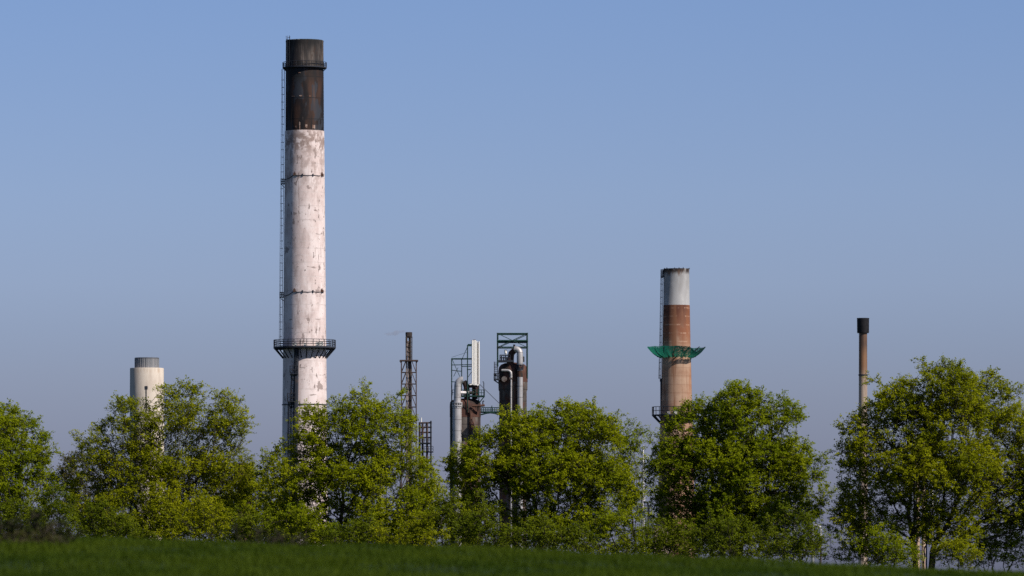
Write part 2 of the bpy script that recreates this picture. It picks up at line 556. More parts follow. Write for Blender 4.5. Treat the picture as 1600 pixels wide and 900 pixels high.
TD = 220
TG = 'trees along the field edge'
SPEC = [
 ('deciduous_tree', 'green tree cut off by the picture edge, beside the dark bush', 'tree', 5, TD, 'green', 3,
  [(-25, 725, 70, 80), (12, 690, 52, 56), (55, 705, 26, 48, .7), (35, 775, 56, 50), (-60, 790, 60, 60), (70, 765, 26, 40, .6)], {}),
 ('deciduous_tree', 'broad thin-topped tree in front of the short white chimney', 'tree', 238, TD, 'olive', 14,
  [(288, 655, 50, 60, .75), (212, 672, 50, 60, .5), (350, 668, 40, 54, .7), (250, 740, 100, 60), (165, 725, 55, 55, .7),
   (335, 745, 60, 60), (250, 800, 120, 48), (150, 790, 55, 45)], dict(leaves=13)),
 ('budding_tree', 'thin brownish tree with few leaves beside the thin-topped tree', 'tree', 118, TD + 14, 'bud', 22,
  [(118, 755, 34, 52, .8), (140, 790, 40, 40)], dict(leaves=8, stems=3)),
 ('deciduous_tree', 'small bushy tree in front of the brown brick tower', 'tree', 398, TD + 3, 'fresh', 31,
  [(398, 775, 40, 44), (372, 805, 40, 36), (428, 800, 34, 40)], dict(stems=3)),
 ('deciduous_tree', 'airy tree with open middle in front of the tallest chimney', 'tree', 545, TD - 2, 'fresh', 45,
  [(562, 668, 50, 56, .9), (502, 688, 48, 52, .8), (610, 682, 42, 55, .8), (448, 740, 38, 52, .8), (545, 745, 95, 52, .75),
   (645, 752, 38, 44, .8), (485, 805, 75, 46), (620, 805, 80, 46), (672, 790, 30, 50, .7)], dict(stems=3)),
 ('deciduous_tree', 'dense round tree in front of the two brown columns', 'tree', 850, TD, 'fresh', 57,
  [(890, 685, 62, 58, 1.2), (825, 695, 60, 52, 1.2), (765, 725, 50, 50, 1.1), (870, 745, 105, 52, 1.1), (945, 705, 32, 60),
   (955, 770, 42, 52), (745, 795, 45, 46), (722, 745, 26, 46, .8), (880, 815, 90, 34, .8)], dict(stems=4, leaves=19, gaps=-1.3)),
 ('deciduous_tree', 'slender thin tree between the dense round tree and the netted chimney', 'tree', 986, TD + 6, 'green', 63,
  [(985, 705, 26, 48, .7), (985, 765, 28, 48, .8), (990, 815, 30, 36)], dict(stems=1, leaves=12)),
 ('deciduous_tree', 'wide dense tree hiding the foot of the netted chimney', 'tree', 1140, TD, 'green', 71,
  [(1155, 662, 55, 62, 1.1), (1085, 680, 44, 52, 1.1), (1222, 668, 34, 44, .9), (1140, 735, 110, 60, 1.1), (1228, 735, 48, 58),
   (1048, 745, 40, 58), (1150, 805, 120, 46), (1262, 775, 30, 48)], dict(leaves=19, gaps=-1.3)),
 ('deciduous_tree', 'tallest tree of the row in front of the thin capped pipe', 'tree', 1442, TD - 4, 'olive', 85,
  [(1478, 640, 66, 70), (1405, 650, 50, 62), (1550, 640, 38, 60, .9), (1342, 700, 38, 54), (1590, 700, 52, 66, .8),
   (1455, 735, 110, 66, .9), (1570, 785, 70, 54, .7), (1352, 785, 45, 52, .9), (1470, 825, 90, 36, .7), (1650, 760, 60, 80), (1332, 820, 34, 44, .9)], dict(stems=3, leaves=18, gaps=-1.3)),
]
tot = 0
for (nm, lb, ct, bp, D, lf, sd, lobes, kw) in SPEC:
    r_, nl, nn = tree(nm, lb, ct, bp, D, lobes, lf, sd, group=TG, **kw)
    tot += nl
    print('tree', bp, nl, nn)

SHG = 'shrubs under the tree row'
SHRUBS = [  # entries with the hedge leaf have under-tree shade put into their colour
 ('low green shrub at the foot of the thin brownish tree', 92, 'hedge', [(92, 800, 32, 44), (70, 830, 40, 30)]),
 ('low shrub under the cut-off tree, just behind the dark bush', 25, 'hedge', [(20, 815, 50, 34)]),
 ('dull green shrub between the thin brownish tree and the thin-topped tree', 160, 'hedge', [(160, 822, 46, 40), (205, 838, 36, 26)]),
 ('bushy green shrub between the thin-topped tree and the brown brick tower', 320, 'olive', [(318, 815, 44, 40), (280, 835, 36, 26)]),
 ('shrub below the brown brick tower', 385, 'hedge', [(380, 830, 42, 36), (420, 838, 34, 28)]),
 ('bushy green shrub at the foot of the tallest chimney', 470, 'green', [(468, 825, 44, 36), (505, 840, 34, 24)]),
 ('low shrub under the middle of the airy tree', 560, 'hedge', [(560, 838, 50, 26), (530, 845, 30, 20)]),
 ('bushy green shrub below the lattice flare tower', 635, 'olive', [(630, 832, 48, 36), (660, 842, 30, 26)]),
 ('shrub between the lattice flare tower and the dense round tree', 695, 'hedge', [(695, 815, 32, 44), (712, 838, 30, 30)]),
 ('green shrub at the foot of the dense round tree, towards the flare tower', 755, 'hedge', [(755, 825, 44, 40), (785, 845, 30, 24)]),
 ('low shrub in front of the stems of the dense round tree', 850, 'hedge', [(845, 842, 54, 28), (895, 848, 40, 24)]),
 ('bushy shrub under the slender thin tree', 960, 'green', [(955, 832, 40, 38), (990, 846, 34, 30)]),
 ('dark shrub in front of the low pinkish building', 1040, 'hedge', [(1040, 840, 42, 34), (1075, 852, 34, 26)]),
 ('shrub under the middle of the wide dense tree', 1140, 'hedge', [(1135, 845, 60, 36), (1180, 852, 40, 28)]),
 ('wide shrub below the shiny bent pipe and wide dense tree', 1235, 'hedge', [(1235, 835, 48, 42), (1268, 850, 24, 30)]),
 ('low shrub in the open gap between the two widest trees', 1322, 'olive', [(1318, 862, 28, 28), (1350, 868, 34, 28)]),
 ('bushy green shrub at the foot of the thin capped pipe', 1385, 'green', [(1385, 850, 40, 44), (1410, 870, 30, 24)]),
 ('low dull green shrub beside the stems of the tallest tree', 1495, 'olive', [(1495, 868, 40, 28)]),
 ('thin bushy green shrub past the stems of the tallest tree at the row end', 1560, 'green', [(1550, 858, 46, 36, .8), (1595, 845, 44, 44, .8)]),
]
for i, (lb, bp, lf, lobes) in enumerate(SHRUBS):
    r_, nl, nn = tree('shrub', lb, 'shrub', bp, TD - 9 + (i * 5) % 7, lobes, lf, 200 + i, spacing=.42, stems=5, group=SHG, fork=918, size=.12, twig_len=.7, leaves=15, gaps=-.85)
    tot += nl
print('leaves', tot)
for i, (lb, x0, x1, top) in enumerate([
    ('long low hedge from the cut-off tree to the flare tower, behind the trees', -30, 640, 824),
    ('long low hedge from the flare tower to the bent pipe, behind the trees', 650, 1285, 842)]):
    rgh = random.Random(60 + i)
    lob = [(px, top + 26 + rgh.uniform(-9, 9), 34, 28 + rgh.uniform(-4, 6)) for px in range(x0, x1, 38)]
    tree('hedge', lb, 'hedge', (x0 + x1) // 2, TD + 16, lob, 'hedge', 260 + i, spacing=.5, leaves=11, twigs=4, size=.15, fork=925,
         gaps=-1.6, roots=list(range(x0, x1, 30)), depth=.9, group='hedges behind the tree row')
# dark weeds near the crest at the left, out of focus
for i, (lb, cat, nm, bp, D, lf, lobes) in enumerate([
    ('dark scrubby bush on the near grass slope, blurred', 'bush', 'scrub_bush', 40, 40.0, 'dark', [(32, 830, 36, 22), (0, 836, 36, 20), (80, 841, 30, 13), (105, 847, 18, 8)]),
    ('dry brownish weeds in front of the dark scrubby bush', 'weeds', 'weed_clump', 60, 37.5, 'dry', [(60, 848, 50, 9), (20, 848, 36, 11)]),
    ('low dark weeds on the grass crest below the small bushy tree', 'weeds', 'weed_clump', 440, 43.0, 'dark', [(420, 848, 40, 6), (465, 850, 25, 7), (380, 848, 20, 5)])]):
    tree(nm, lb, cat, bp, D, lobes, lf, 300 + i, spacing=.075, leaves=8, twigs=3, stems=6, size=.03, fork=870, twig_len=.12, thick=.18, gaps=None)

# ------------------------------------------------------------------ plant materials
m_steel = layered('dark_steel', (0.026, 0.030, 0.042), [dict(col=(0.06, 0.045, 0.04), noise=.9, lo=.55, hi=.75)], .7)
m_greensteel = layered('green_steel', (0.010, 0.042, 0.034), [dict(col=(0.04, 0.03, 0.025), noise=.9, lo=.55, hi=.72)], .7)
m_rustpipe = layered('rusty_pipe', (0.10, 0.05, 0.035), [dict(col=(0.03, 0.025, 0.025), noise=(1.5, 1.5, .5), lo=.45, hi=.65)], .85)
m_alu = layered('aluminium_cladding', (0.50, 0.48, 0.48), [
    dict(col=(0.33, 0.32, 0.33), noise=(.9, .9, .25), lo=.4, hi=.7, amt=.8),
    dict(col=(0.28, 0.25, 0.24), noise=(1.6, 1.6, .8), lo=.58, hi=.7, amt=.7),
    dict(col=(0.12, 0.11, 0.11), ring=(2.3, .12), amt=.75)], .5, .35)
m_lightwhite = layered('white_paint', (0.88, 0.85, 0.80), [dict(col=(0.62, 0.50, 0.40), noise=(1.2, 1.2, .1), lo=.55, hi=.8, amt=.35)], .4)
m_dirtywhite = layered('dirty_white_paint', (0.6, 0.58, 0.55), [], .7)

# ------------------------------------------------------------------ tallest chimney
S = Site('smokestack', 'tallest chimney, white weathered shaft with sooty black upper part', 'chimney', 476, 630)
s, z = S.s, S.z
m_white = layered('weathered_white_concrete', (0.69, 0.565, 0.54), [
    dict(col=(0.80, 0.69, 0.67), noise=(.35, .35, .16), lo=.42, hi=.6),
    dict(col=(0.46, 0.365, 0.345), noise=(.8, .8, .22), lo=.5, hi=.70, amt=.7, detail=6),
    dict(col=(0.26, 0.20, 0.185), noise=(.32, .32, 1.3), lo=.66, hi=.685, amt=.8, detail=3),
    dict(col=(0.48, 0.38, 0.36), ring=(3.05, .22), amt=.6, noise=(.4, .4, .3), lo=.35, hi=.6),
    dict(col=(0.72, 0.66, 0.64), ring=(1.525, .16), amt=.35),
    dict(col=(0.45, 0.36, 0.34), noise=(.9, .9, .7), lo=.55, hi=.68, amt=.65, detail=6, rough=.75),
    dict(col=(0.30, 0.235, 0.22), noise=(.6, .6, .40), lo=.635, hi=.665, amt=.85, detail=3),
    dict(col=(0.22, 0.17, 0.16), noise=(1.3, 1.3, .5), lo=.655, hi=.685, amt=.85, detail=2),
    dict(col=(0.27, 0.19, 0.165), noise=(.7, .7, .55), lo=.44, hi=.56, amt=.85, z=(z(240), z(205), 1.5), detail=6),
    dict(col=(0.36, 0.27, 0.245), noise=(.7, .7, .35), lo=.48, hi=.6, amt=.65, z=(z(300), z(230), 5), detail=6),
    dict(col=(0.28, 0.20, 0.18), noise=(2.2, 2.2, .06), lo=.60, hi=.72, amt=.6)], .85, bump=((1, 1, 1), .25, .05))
m_soot = layered('sooty_cladding', (0.013, 0.011, 0.013), [
    dict(col=(0.070, 0.034, 0.022), noise=(.35, .35, .07), lo=.46, hi=.62, amt=.75),
    dict(col=(0.035, 0.040, 0.052), noise=(.4, .4, .16), lo=.53, hi=.58, amt=.8),
    dict(col=(0.13, 0.065, 0.04), noise=(.9, .9, .06), lo=.56, hi=.70, amt=.8, z=(z(212), z(140), 4)),
    dict(col=(0.012, 0.011, 0.012), ring=(4.6, .18), amt=.7),
    dict(col=(0.20, 0.15, 0.13), noise=(2.8, 2.8, .22), lo=.68, hi=.73, amt=.8),
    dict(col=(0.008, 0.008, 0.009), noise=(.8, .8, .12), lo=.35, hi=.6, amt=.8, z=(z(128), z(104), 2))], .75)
m_cowl = layered('stained_steel_cowl', (0.105, 0.085, 0.075), [
    dict(col=(0.028, 0.025, 0.026), noise=(.5, .5, .08), lo=.40, hi=.56, amt=.9),
    dict(col=(0.26, 0.22, 0.20), noise=(1.6, 1.6, .12), lo=.56, hi=.72, amt=.7),
    dict(col=(0.05, 0.028, 0.02), noise=(1.1, 1.1, .5), lo=.55, hi=.68, amt=.7),
    dict(col=(0.015, 0.015, 0.016), z=(z(75), z(60), 1.0), noise=(.7, .7, .2), lo=.35, hi=.6, amt=.85),
    dict(col=(0.015, 0.015, 0.015), z=(z(106), z(97), .6), noise=(.5, .5, .2), lo=.35, hi=.55, amt=.85)], .7)
def pr(rows): return [(r * s, z(y)) for (y, r) in rows]
mb = MB(); mb.lathe([(r, zz) for r, zz in pr([(y, np.interp(y, [205, 530, 830, 950], [30.7, 33.6, 36.5, 38])) for y in (205, 260, 320, 400, 470, 530, 600, 680, 760, 830)])] + [(37.6 * s, 0.0)], 64)
shaft = S.part('shaft', mb, m_white, smooth=True)
mb = MB(); mb.lathe(pr([(205.4, 30.7), (205, 30.1), (160, 30.0), (107, 29.6), (105, 29.2)]), 64)
S.part('sooty_section', mb, m_soot, smooth=True, label='soot blackened upper section')
mb = MB(); mb.lathe(pr([(105.5, 29.9), (100, 29.6), (66.5, 29.4), (65, 29.8), (64.2, 29.8), (64.2, 27.4), (80, 27), (105, 27)]), 64)
S.part('cowl', mb, m_cowl, smooth=True, label='brown stained metal top section')
rg = random.Random(4)
mb = MB(); mb.deck(28.2 * s, 29.3 * s, z(64.1), z(63.3), 48)
S.part('rim_cap', mb, layered('worn_rim', (0.42, 0.42, 0.36), [dict(col=(0.03, 0.035, 0.03), noise=(.9, .9, .9), lo=.42, hi=.5)], .8))
mb = MB(); mb.deck(29 * s, 34.6 * s, z(107), z(105.3)); mb.ringrail(34.2 * s, z(105.3), 7.5 * s, 26)
for k in range(20):
    a = 2 * PI * k / 20
    mb.bar((33.8 * s * math.cos(a), 33.8 * s * math.sin(a), z(107)), (29.4 * s * math.cos(a), 29.4 * s * math.sin(a), z(111)), .07)
S.part('upper_platform', mb, m_steel)
mb = MB(); mb.deck(33 * s, 48.8 * s, z(544.5), z(542)); mb.ringrail(48.2 * s, z(542), 10.5 * s, 30, t=.065, rails=3)
lp = S.part('lower_platform', mb, m_steel)
mb = MB()
for k in range(28):
    a = 2 * PI * (k + .5) / 28
    c_, s_ = math.cos(a), math.sin(a)
    mb.bar((47.5 * s * c_, 47.5 * s * s_, z(544.5)), (34.2 * s * c_, 34.2 * s * s_, z(560)), .12)
    mb.bar((47.8 * s * c_, 47.8 * s * s_, z(545.3)), (34 * s * c_, 34 * s * s_, z(545.3)), .12)
S.part('bracket', mb, m_steel, parent=lp)
mb = MB()
for (px, a, w, h) in ((503, -.55, .9, 1.0), (497, -.7, .7, .8), (462, -2.0, .8, .7), (478, -1.6, .5, .6)):
    a = math.acos(max(-1, min(1, (px - 476) / 43))) * -1
    cx, cy = 43 * s * math.cos(a), 43 * s * math.sin(a)
    mb = MB(); mb.box(cx - w / 2, cx + w / 2, cy - .4, cy + .4, z(542), z(542) + h)
    S.part('equipment_box', mb, m_dirtywhite, parent=lp)
# caged ladder on the left side
def rsh(y): return float(np.interp(y, [65, 205, 530, 830], [29.5, 30.5, 33.6, 36.5]))
tl = (0, 1, 0)
mb = MB(); mb.ladder([(-(rsh(y) + 1.6) * s, -.25, z(y)) for y in (532, 463, 370, 286, 200, 108)], tl, (-1, 0, 0), w=.62, cage=.62, t=.05)
S.part('ladder', mb, m_steel)
mb = MB(); mb.ladder([(-24.5 * s, -17 * s, z(104)), (-24.5 * s, -17 * s, z(57.5))], (.82, -.57, 0), (-.57, -.82, 0), w=.7, cage=.5, t=.05)
S.part('ladder', mb, m_steel)
for y in (286, 463):
    mb = MB(); r0 = rsh(y) * s
    mb.box(-r0 - .85, -r0 + .1, -.9, .7, z(y + 2), z(y + 1))
    for yy in (-.9, .7): mb.rail((-r0 - .8, yy, z(y + 1)), (-r0, yy, z(y + 1)), 1.0, 2)
    mb.rail((-r0 - .8, -.9, z(y + 1)), (-r0 - .8, .7, z(y + 1)), 1.0, 2)
    mb.bar((-r0 - .8, -.1, z(y + 2)), (-r0, -.1, z(y + 7)), .08)
    S.part('rest_platform', mb, m_steel)
# aviation light cable runs
for y in (275.5, 457):
    rr = (rsh(y) + .5) * s
    mb = MB(); pts = []
    for px, dy in ((446, 6), (452, 5), (457, 2), (461, -1), (466, 1), (474, .5), (482, 1), (490, .3), (498, .8), (505, -.2)):
        q = max(-.985, min(.985, (px - 476) / rsh(y)))
        pts.append((rr * q, -rr * math.sqrt(1 - q * q), z(y + dy)))
    mb.sweep(pts, .09, 5)
    for p in pts[3::2]: mb.box(p[0] - .12, p[0] + .12, p[1] - .15, p[1] + .1, p[2] - .2, p[2] + .35)
    S.part('cable_run', mb, m_steel)
    for px in (461.5, 503.5):
        mb = MB(); q = (px - 476) / rsh(y); p = Vector((rr * q, -rr * math.sqrt(max(.02, 1 - q * q)), z(y - 1)))
        mb.box(p.x - .25, p.x + .25, p.y - .4, p.y + .1, p.z - .2, p.z + .35)
        mb.sweep([(p.x, p.y - .2, p.z + .4), (p.x, p.y - .2, p.z + .6)], .12, 8)
        S.part('warning_light', mb, m_rustpipe)
# ladder run with small balconies below the big platform
def front(px, y, off=0.0):
    rr = (rsh(y) + off) * s; q = (px - 476) / (rsh(y) + off)
    return (rr * q, -rr * math.sqrt(1 - q * q), z(y))
mb = MB(); mb.sweep([front(464.5, 546, 2), front(464, 600, 2), front(463, 660, 2), front(462, 800, 2)], .55, 8)
S.part('cable_duct', mb, m_steel)
t_ = Vector((.96, -.28, 0)); o_ = Vector((-.28, -.96, 0))
mb = MB(); mb.ladder([front(457, 632, 3), front(459.5, 583, 3)], t_, o_, w=.6, cage=.5); mb.ladder([front(463, 582, 4.5), front(465.5, 548, 4.5)], t_, o_, w=.6, cage=.5)
mb.ladder([front(453, 780, 2.5), front(454, 632, 2.5)], t_, o_, w=.6, cage=.5)
S.part('ladder', mb, m_steel)
for (px, y) in ((461, 585), (457, 628)):
    p = Vector(front(px, y, 0)); mb = MB()
    mb.box(p.x - .95, p.x + .85, p.y - 1.3, p.y + .5, p.z - .12, p.z)
    for (a, b) in (((-.9, -1.25), (.8, -1.25)), ((-.9, -1.25), (-.9, 0)), ((.8, -1.25), (.8, 0))):
        mb.rail((p.x + a[0], p.y + a[1], p.z), (p.x + b[0], p.y + b[1], p.z), 1.7, 3, t=.06)
    for k in (-.8, 0, .7): mb.bar((p.x + k, p.y - 1.2, p.z - .1), (p.x + k * .3, p.y, p.z - 1.5), .1)
    S.part('balcony', mb, m_steel)
mb = MB(); mb.lathe([((rsh(632) + .2) * s, z(633.2)), ((rsh(632) + 1.1) * s, z(633.2)), ((rsh(632) + 1.1) * s, z(631.8)), ((rsh(632) + .2) * s, z(631.8))], 48, closed=True)
S.part('steel_band', mb, m_steel)
# bare patches where the cladding has come off
m_patch = layered('exposed_concrete', (0.20, 0.11, 0.08), [dict(col=(0.36, 0.27, 0.23), noise=(1.6, 1.6, 1.6), lo=.45, hi=.6)], .9)
for (px, y, w, h) in ((463.5, 200, 2.2, 3), (469.5, 199, 1.8, 12), (479.5, 199, 3.4, 5), (491, 200, 4, 5.5), (459, 152.5, 5, 1.3), (471, 152, 4.5, 1.8), (485, 152.5, 3, 1.2), (469, 116, 3, 1.2)):
    mb = MB(); N = 5
    rj = [rg.uniform(.75, 1.15) for _ in range(N + 1)]
    for k in range(N):
        pa, pb = px - w / 2 + w * k / N, px - w / 2 + w * (k + 1) / N
        vs_ = []
        for off in (-.3, .35):
            for (pp, yy) in ((pa, y + h / 2 * rj[k]), (pb, y + h / 2 * rj[k + 1]), (pb, y - h / 2 * rj[k]), (pa, y - h / 2 * rj[k - 1])):
                q = (pp - 476) / 30.; vs_.append(((30.1 + off) * s * q, -(30.1 + off) * s * math.sqrt(1 - q * q), z(yy)))
        mb.add(vs_, [(4, 5, 6, 7), (0, 3, 2, 1), (0, 1, 5, 4), (3, 7, 6, 2)])
    S.part('bare_patch', mb, m_patch)

# ------------------------------------------------------------------ short white chimney at the left
S = Site('smokestack', 'short cream concrete chimney with grey steel top behind the thin-topped tree', 'chimney', 229.5, 700)
s, z = S.s, S.z
m_cream = layered('cream_concrete', (0.62, 0.54, 0.46), [
    dict(col=(0.52, 0.44, 0.37), noise=(.5, .5, .2), lo=.45, hi=.7),
    dict(col=(0.44, 0.33, 0.24), noise=(1.4, 1.4, .12), lo=.48, hi=.62, amt=.7, z=(z(583), z(576), .4)),
    dict(col=(0.45, 0.38, 0.33), noise=(1.5, 1.5, .12), lo=.6, hi=.75, amt=.6)], .85)
m_galv = layered('ribbed_steel', (0.23, 0.235, 0.25), [
    dict(col=(0.36, 0.35, 0.36), noise=(1.8, 1.8, .02), lo=.45, hi=.62),
    dict(col=(0.12, 0.12, 0.14), noise=(2.6, 2.6, .06), lo=.55, hi=.7, amt=.8),
    dict(col=(0.08, 0.08, 0.09), z=(z(561), z(557), .2), amt=.7)], .55, .3)
mb = MB(); mb.lathe([(28.5 * s, 0), (27.6 * s, z(800)), (26.8 * s, z(650)), (26.4 * s, z(576)), (26.0 * s, z(575.2)), (17 * s, z(575.2))], 56)
S.part('shaft', mb, m_cream, smooth=True)
mb = MB(); mb.lathe([(18.7 * s, z(577)), (18.8 * s, z(560)), (18.9 * s, z(559)), (17.8 * s, z(559)), (17.6 * s, z(576))], 56)
for k in range(36):
    a = 2 * PI * k / 36
    mb.bar((18.8 * s * math.cos(a), 18.8 * s * math.sin(a), z(576.5)), (18.8 * s * math.cos(a), 18.8 * s * math.sin(a), z(559.6)), .07)
S.part('steel_top', mb, m_galv, smooth=True)
mb = MB(); mb.box(-.2, .45, -26.8 * s - .05, -25 * s, z(609), z(604)); mb.bar((.1, -26.8 * s, z(609)), (.1, -26.9 * s, z(680)), .12)
S.part('window', mb, m_steel)

# ------------------------------------------------------------------ chimney with the green netting
S = Site('smokestack', 'rust-brown chimney with light grey top and green safety netting', 'chimney', 1057, 620)
s, z = S.s, S.z
def rsh2(y): return float(np.interp(y, [420, 477, 540, 650, 830, 910], [20, 20.8, 22, 25, 29, 30.5]))
m_tan = layered('rusty_concrete', (0.40, 0.255, 0.175), [
    dict(col=(0.34, 0.20, 0.135), noise=(.35, .35, .5), lo=.42, hi=.65),
    dict(col=(0.47, 0.33, 0.24), ring=(3.6, 1.5), amt=.35),
    dict(col=(0.24, 0.14, 0.095), ring=(1.8, .10), amt=.55),
    dict(col=(0.155, 0.066, 0.042), z=(z(518), z(430), 3.6), amt=.92),
    dict(col=(0.10, 0.035, 0.022), noise=(.5, .5, .2), lo=.25, hi=.6, amt=.9, z=(z(498), z(470), 2.5)),
    dict(col=(0.23, 0.085, 0.045), noise=(.5, .5, .25), lo=.25, hi=.55, amt=.9, z=(z(538), z(500), 2.5)),
    dict(col=(0.44, 0.28, 0.20), ring=(1.8, .3), amt=.75, z=(z(541), z(478), .3), noise=(.8, .8, .5), lo=.44, hi=.6),
    dict(col=(0.31, 0.12, 0.055), noise=(.9, .9, .12), lo=.4, hi=.65, amt=.6, x=(.9, 2.6)),
    dict(col=(0.22, 0.10, 0.055), noise=(.8, .8, .03), lo=.52, hi=.64, amt=.8)], .85, bump=((.8, .8, 1.5), .2, .05))
m_greytop = layered('light_grey_cladding', (0.40, 0.395, 0.40), [
    dict(col=(0.33, 0.32, 0.32), noise=(.6, .6, .15), lo=.45, hi=.7),
    dict(col=(0.47, 0.46, 0.46), noise=(.5, .5, .4), lo=.5, hi=.7, amt=.7),
    dict(col=(0.035, 0.02, 0.015), noise=(.9, .9, .25), lo=.30, hi=.48, amt=.95, z=(z(427), z(418), .45)),
    dict(col=(0.15, 0.09, 0.06), noise=(1.3, 1.3, .2), lo=.45, hi=.55, amt=.8, z=(z(431), z(423), .5))], .6)
mb = MB(); mb.lathe([(rsh2(y) * s, z(y)) for y in (477, 500, 540, 590, 650, 740, 830)] + [(30.5 * s, 0)], 56)
S.part('shaft', mb, m_tan, smooth=True)
mb = MB(); mb.lathe([(20.8 * s, z(477.5)), (20.6 * s, z(476.6)), (20.1 * s, z(421)), (20.4 * s, z(420)), (19 * s, z(420)), (18.8 * s, z(470))], 56)
S.part('grey_top', mb, m_greytop, smooth=True)
mb = MB()
for a in np.linspace(0, 2 * PI, 18, endpoint=False):
    if rg.random() < .6:
        mb = MB(); mb.bar((20 * s * math.cos(a), 20 * s * math.sin(a), z(421)), (20 * s * math.cos(a), 20 * s * math.sin(a), z(419.2) + .1 * rg.random()), .09)
        S.part('rim_fitting', mb, m_steel)
mb = MB(); mb.ladder([(-(rsh2(y) + 1.2) * s, -.3, z(y)) for y in (592, 540, 480, 422)], (0, 1, 0), (-1, 0, 0), w=.55, cage=.45, t=.06, hoop=1.4)
mb.box(-24.5 * s, -20 * s, -.8, .5, z(433.5), z(432.3)); mb.rail((-24.3 * s, -.8, z(432.3)), (-20.5 * s, -.8, z(432.3)), 11 * s, 2); mb.rail((-24.3 * s, -.8, z(432.3)), (-24.3 * s, .5, z(432.3)), 11 * s, 2)
S.part('ladder', mb, m_steel)
mb = MB(); mb.sweep([(-23.6 * s, -.6, 0.0), (-23.6 * s, -.6, z(593)), (-23.6 * s, -.6, z(592))], [1.9 * s, 1.9 * s, 1.9 * s], 10); mb.sweep([(-23.6 * s, -.6, z(596.5)), (-23.6 * s, -.6, z(591.5))], 2.6 * s, 10); mb.bar((-22.5 * s, -.4, z(592)), (-21 * s, -.2, z(586)), .12)
S.part('side_pipe', mb, m_steel)
# green debris net on outriggers
mb = MB(); NP = 14
for k in range(NP):
    a = 2 * PI * (k + .5) / NP
    c_, s_ = math.cos(a), math.sin(a)
    mb.bar((22 * s * c_, 22 * s * s_, z(558)), (45 * s * c_, 45 * s * s_, z(542.6)), .08, 6)
    mb.bar((22 * s * c_, 22 * s * s_, z(557.2)), (31 * s * c_, 31 * s * s_, z(557.2)), .09, 6)
S.part('outrigger', mb, m_steel)
n = NT('green_net', .8)
nz = n.noise((3, 3, 3), 3)
n.done(n.mix(n.noise(.7), (0.006, 0.12, 0.085), (0.015, 0.20, 0.145)))
tr = n.t.nodes.new('ShaderNodeBsdfTranslucent'); tr.inputs[0].default_value = (0.03, 0.32, 0.22, 1)
tp = n.t.nodes.new('ShaderNodeBsdfTransparent')
m1 = n.t.nodes.new('ShaderNodeMixShader'); m1.inputs[0].default_value = .35
n.link(n.b.outputs[0], m1.inputs[1]); n.link(tr.outputs[0], m1.inputs[2])
m2 = n.t.nodes.new('ShaderNodeMixShader'); n.link(n.math('MULTIPLY', n.step(nz, .45, .7), .5), m2.inputs[0])
n.link(m1.outputs[0], m2.inputs[1]); n.link(tp.outputs[0], m2.inputs[2])
n.link(m2.outputs[0], n.t.nodes['Material Output'].inputs[0])
mb = MB(); NA, NR = 128, 6
vs_, fs_ = [], []
for j in range(NR + 1):
    f = j / NR
    for k in range(NA):
        a = 2 * PI * k / NA
        bay = (a / (2 * PI) * NP - .5) % 1.0
        sag = math.sin(PI * bay)
        da = (a + 0.75 + PI) % (2 * PI) - PI
        tear = math.exp(-(da / .30) ** 2)          # a slack bay on the right front
        r = (25 + (45.9 - 25) * f - .5 * sag * f + 1.0 * math.sin(PI * f) + .5) * (1 - .05 * tear * f)
        y = 559 + (541.8 - 559) * f + .5 * sag * f + 1.0 * math.sin(PI * f) + (1 - f) * .8 * math.sin(a * 23) - 4 * f * (1 - f) * -.8 * sag + tear * f * 9
        vs_.append((r * s * math.cos(a), r * s * math.sin(a), z(y)))
for j in range(NR):
    for k in range(NA):
        k2 = (k + 1) % NA
        fs_.append((j * NA + k, j * NA + k2, (j + 1) * NA + k2, (j + 1) * NA + k))
mb.add(vs_, fs_)
S.part('safety_net', mb, n.m, smooth=True)
mb = MB()      # loose tail of netting hanging below at the right
vs_, fs_ = [], []
for j in range(6):
    for i in range(5):
        a = -.75 + (i - 2) * .06 * (1 - j * .12)
        r = (29 + .6 * math.sin(j * 1.3 + i)) * s
        vs_.append((r * math.cos(a), r * math.sin(a), z(556.5 + j * 1.3 + .5 * math.sin(i * 2.))))
for j in range(5):
    for i in range(4): fs_.append((j * 5 + i, j * 5 + i + 1, j * 5 + i + 6, j * 5 + i + 5))
mb.add(vs_, fs_); S.part('net_tail', mb, n.m, smooth=True)
mb = MB(); a0, a1 = PI * .9, PI * 1.86
mb.deck(24.5 * s, 38.5 * s, z(650), z(648), 30, a0, a1); mb.ringrail(38 * s, z(648), 12 * s, 14, a0, a1, t=.07, rails=2)
lp = S.part('platform', mb, m_steel)
mb = MB()
for k in range(10):
    a = a0 + (a1 - a0) * (k + .3) / 10; c_, s_ = math.cos(a), math.sin(a)
    mb.bar((37 * s * c_, 37 * s * s_, z(650)), (25.2 * s * c_, 25.2 * s * s_, z(662)), .14)
S.part('bracket', mb, m_steel, parent=lp)
mb = MB(); mb.box(-5.5 * s, 2.5 * s, -33 * s, -30 * s, z(648), z(641)); S.part('equipment_box', mb, m_dirtywhite, parent=lp); mb = MB(); mb.box(-15 * s, -11 * s, -33 * s, -31 * s, z(648), z(643.5))
S.part('equipment_box', mb, m_dirtywhite, parent=lp)

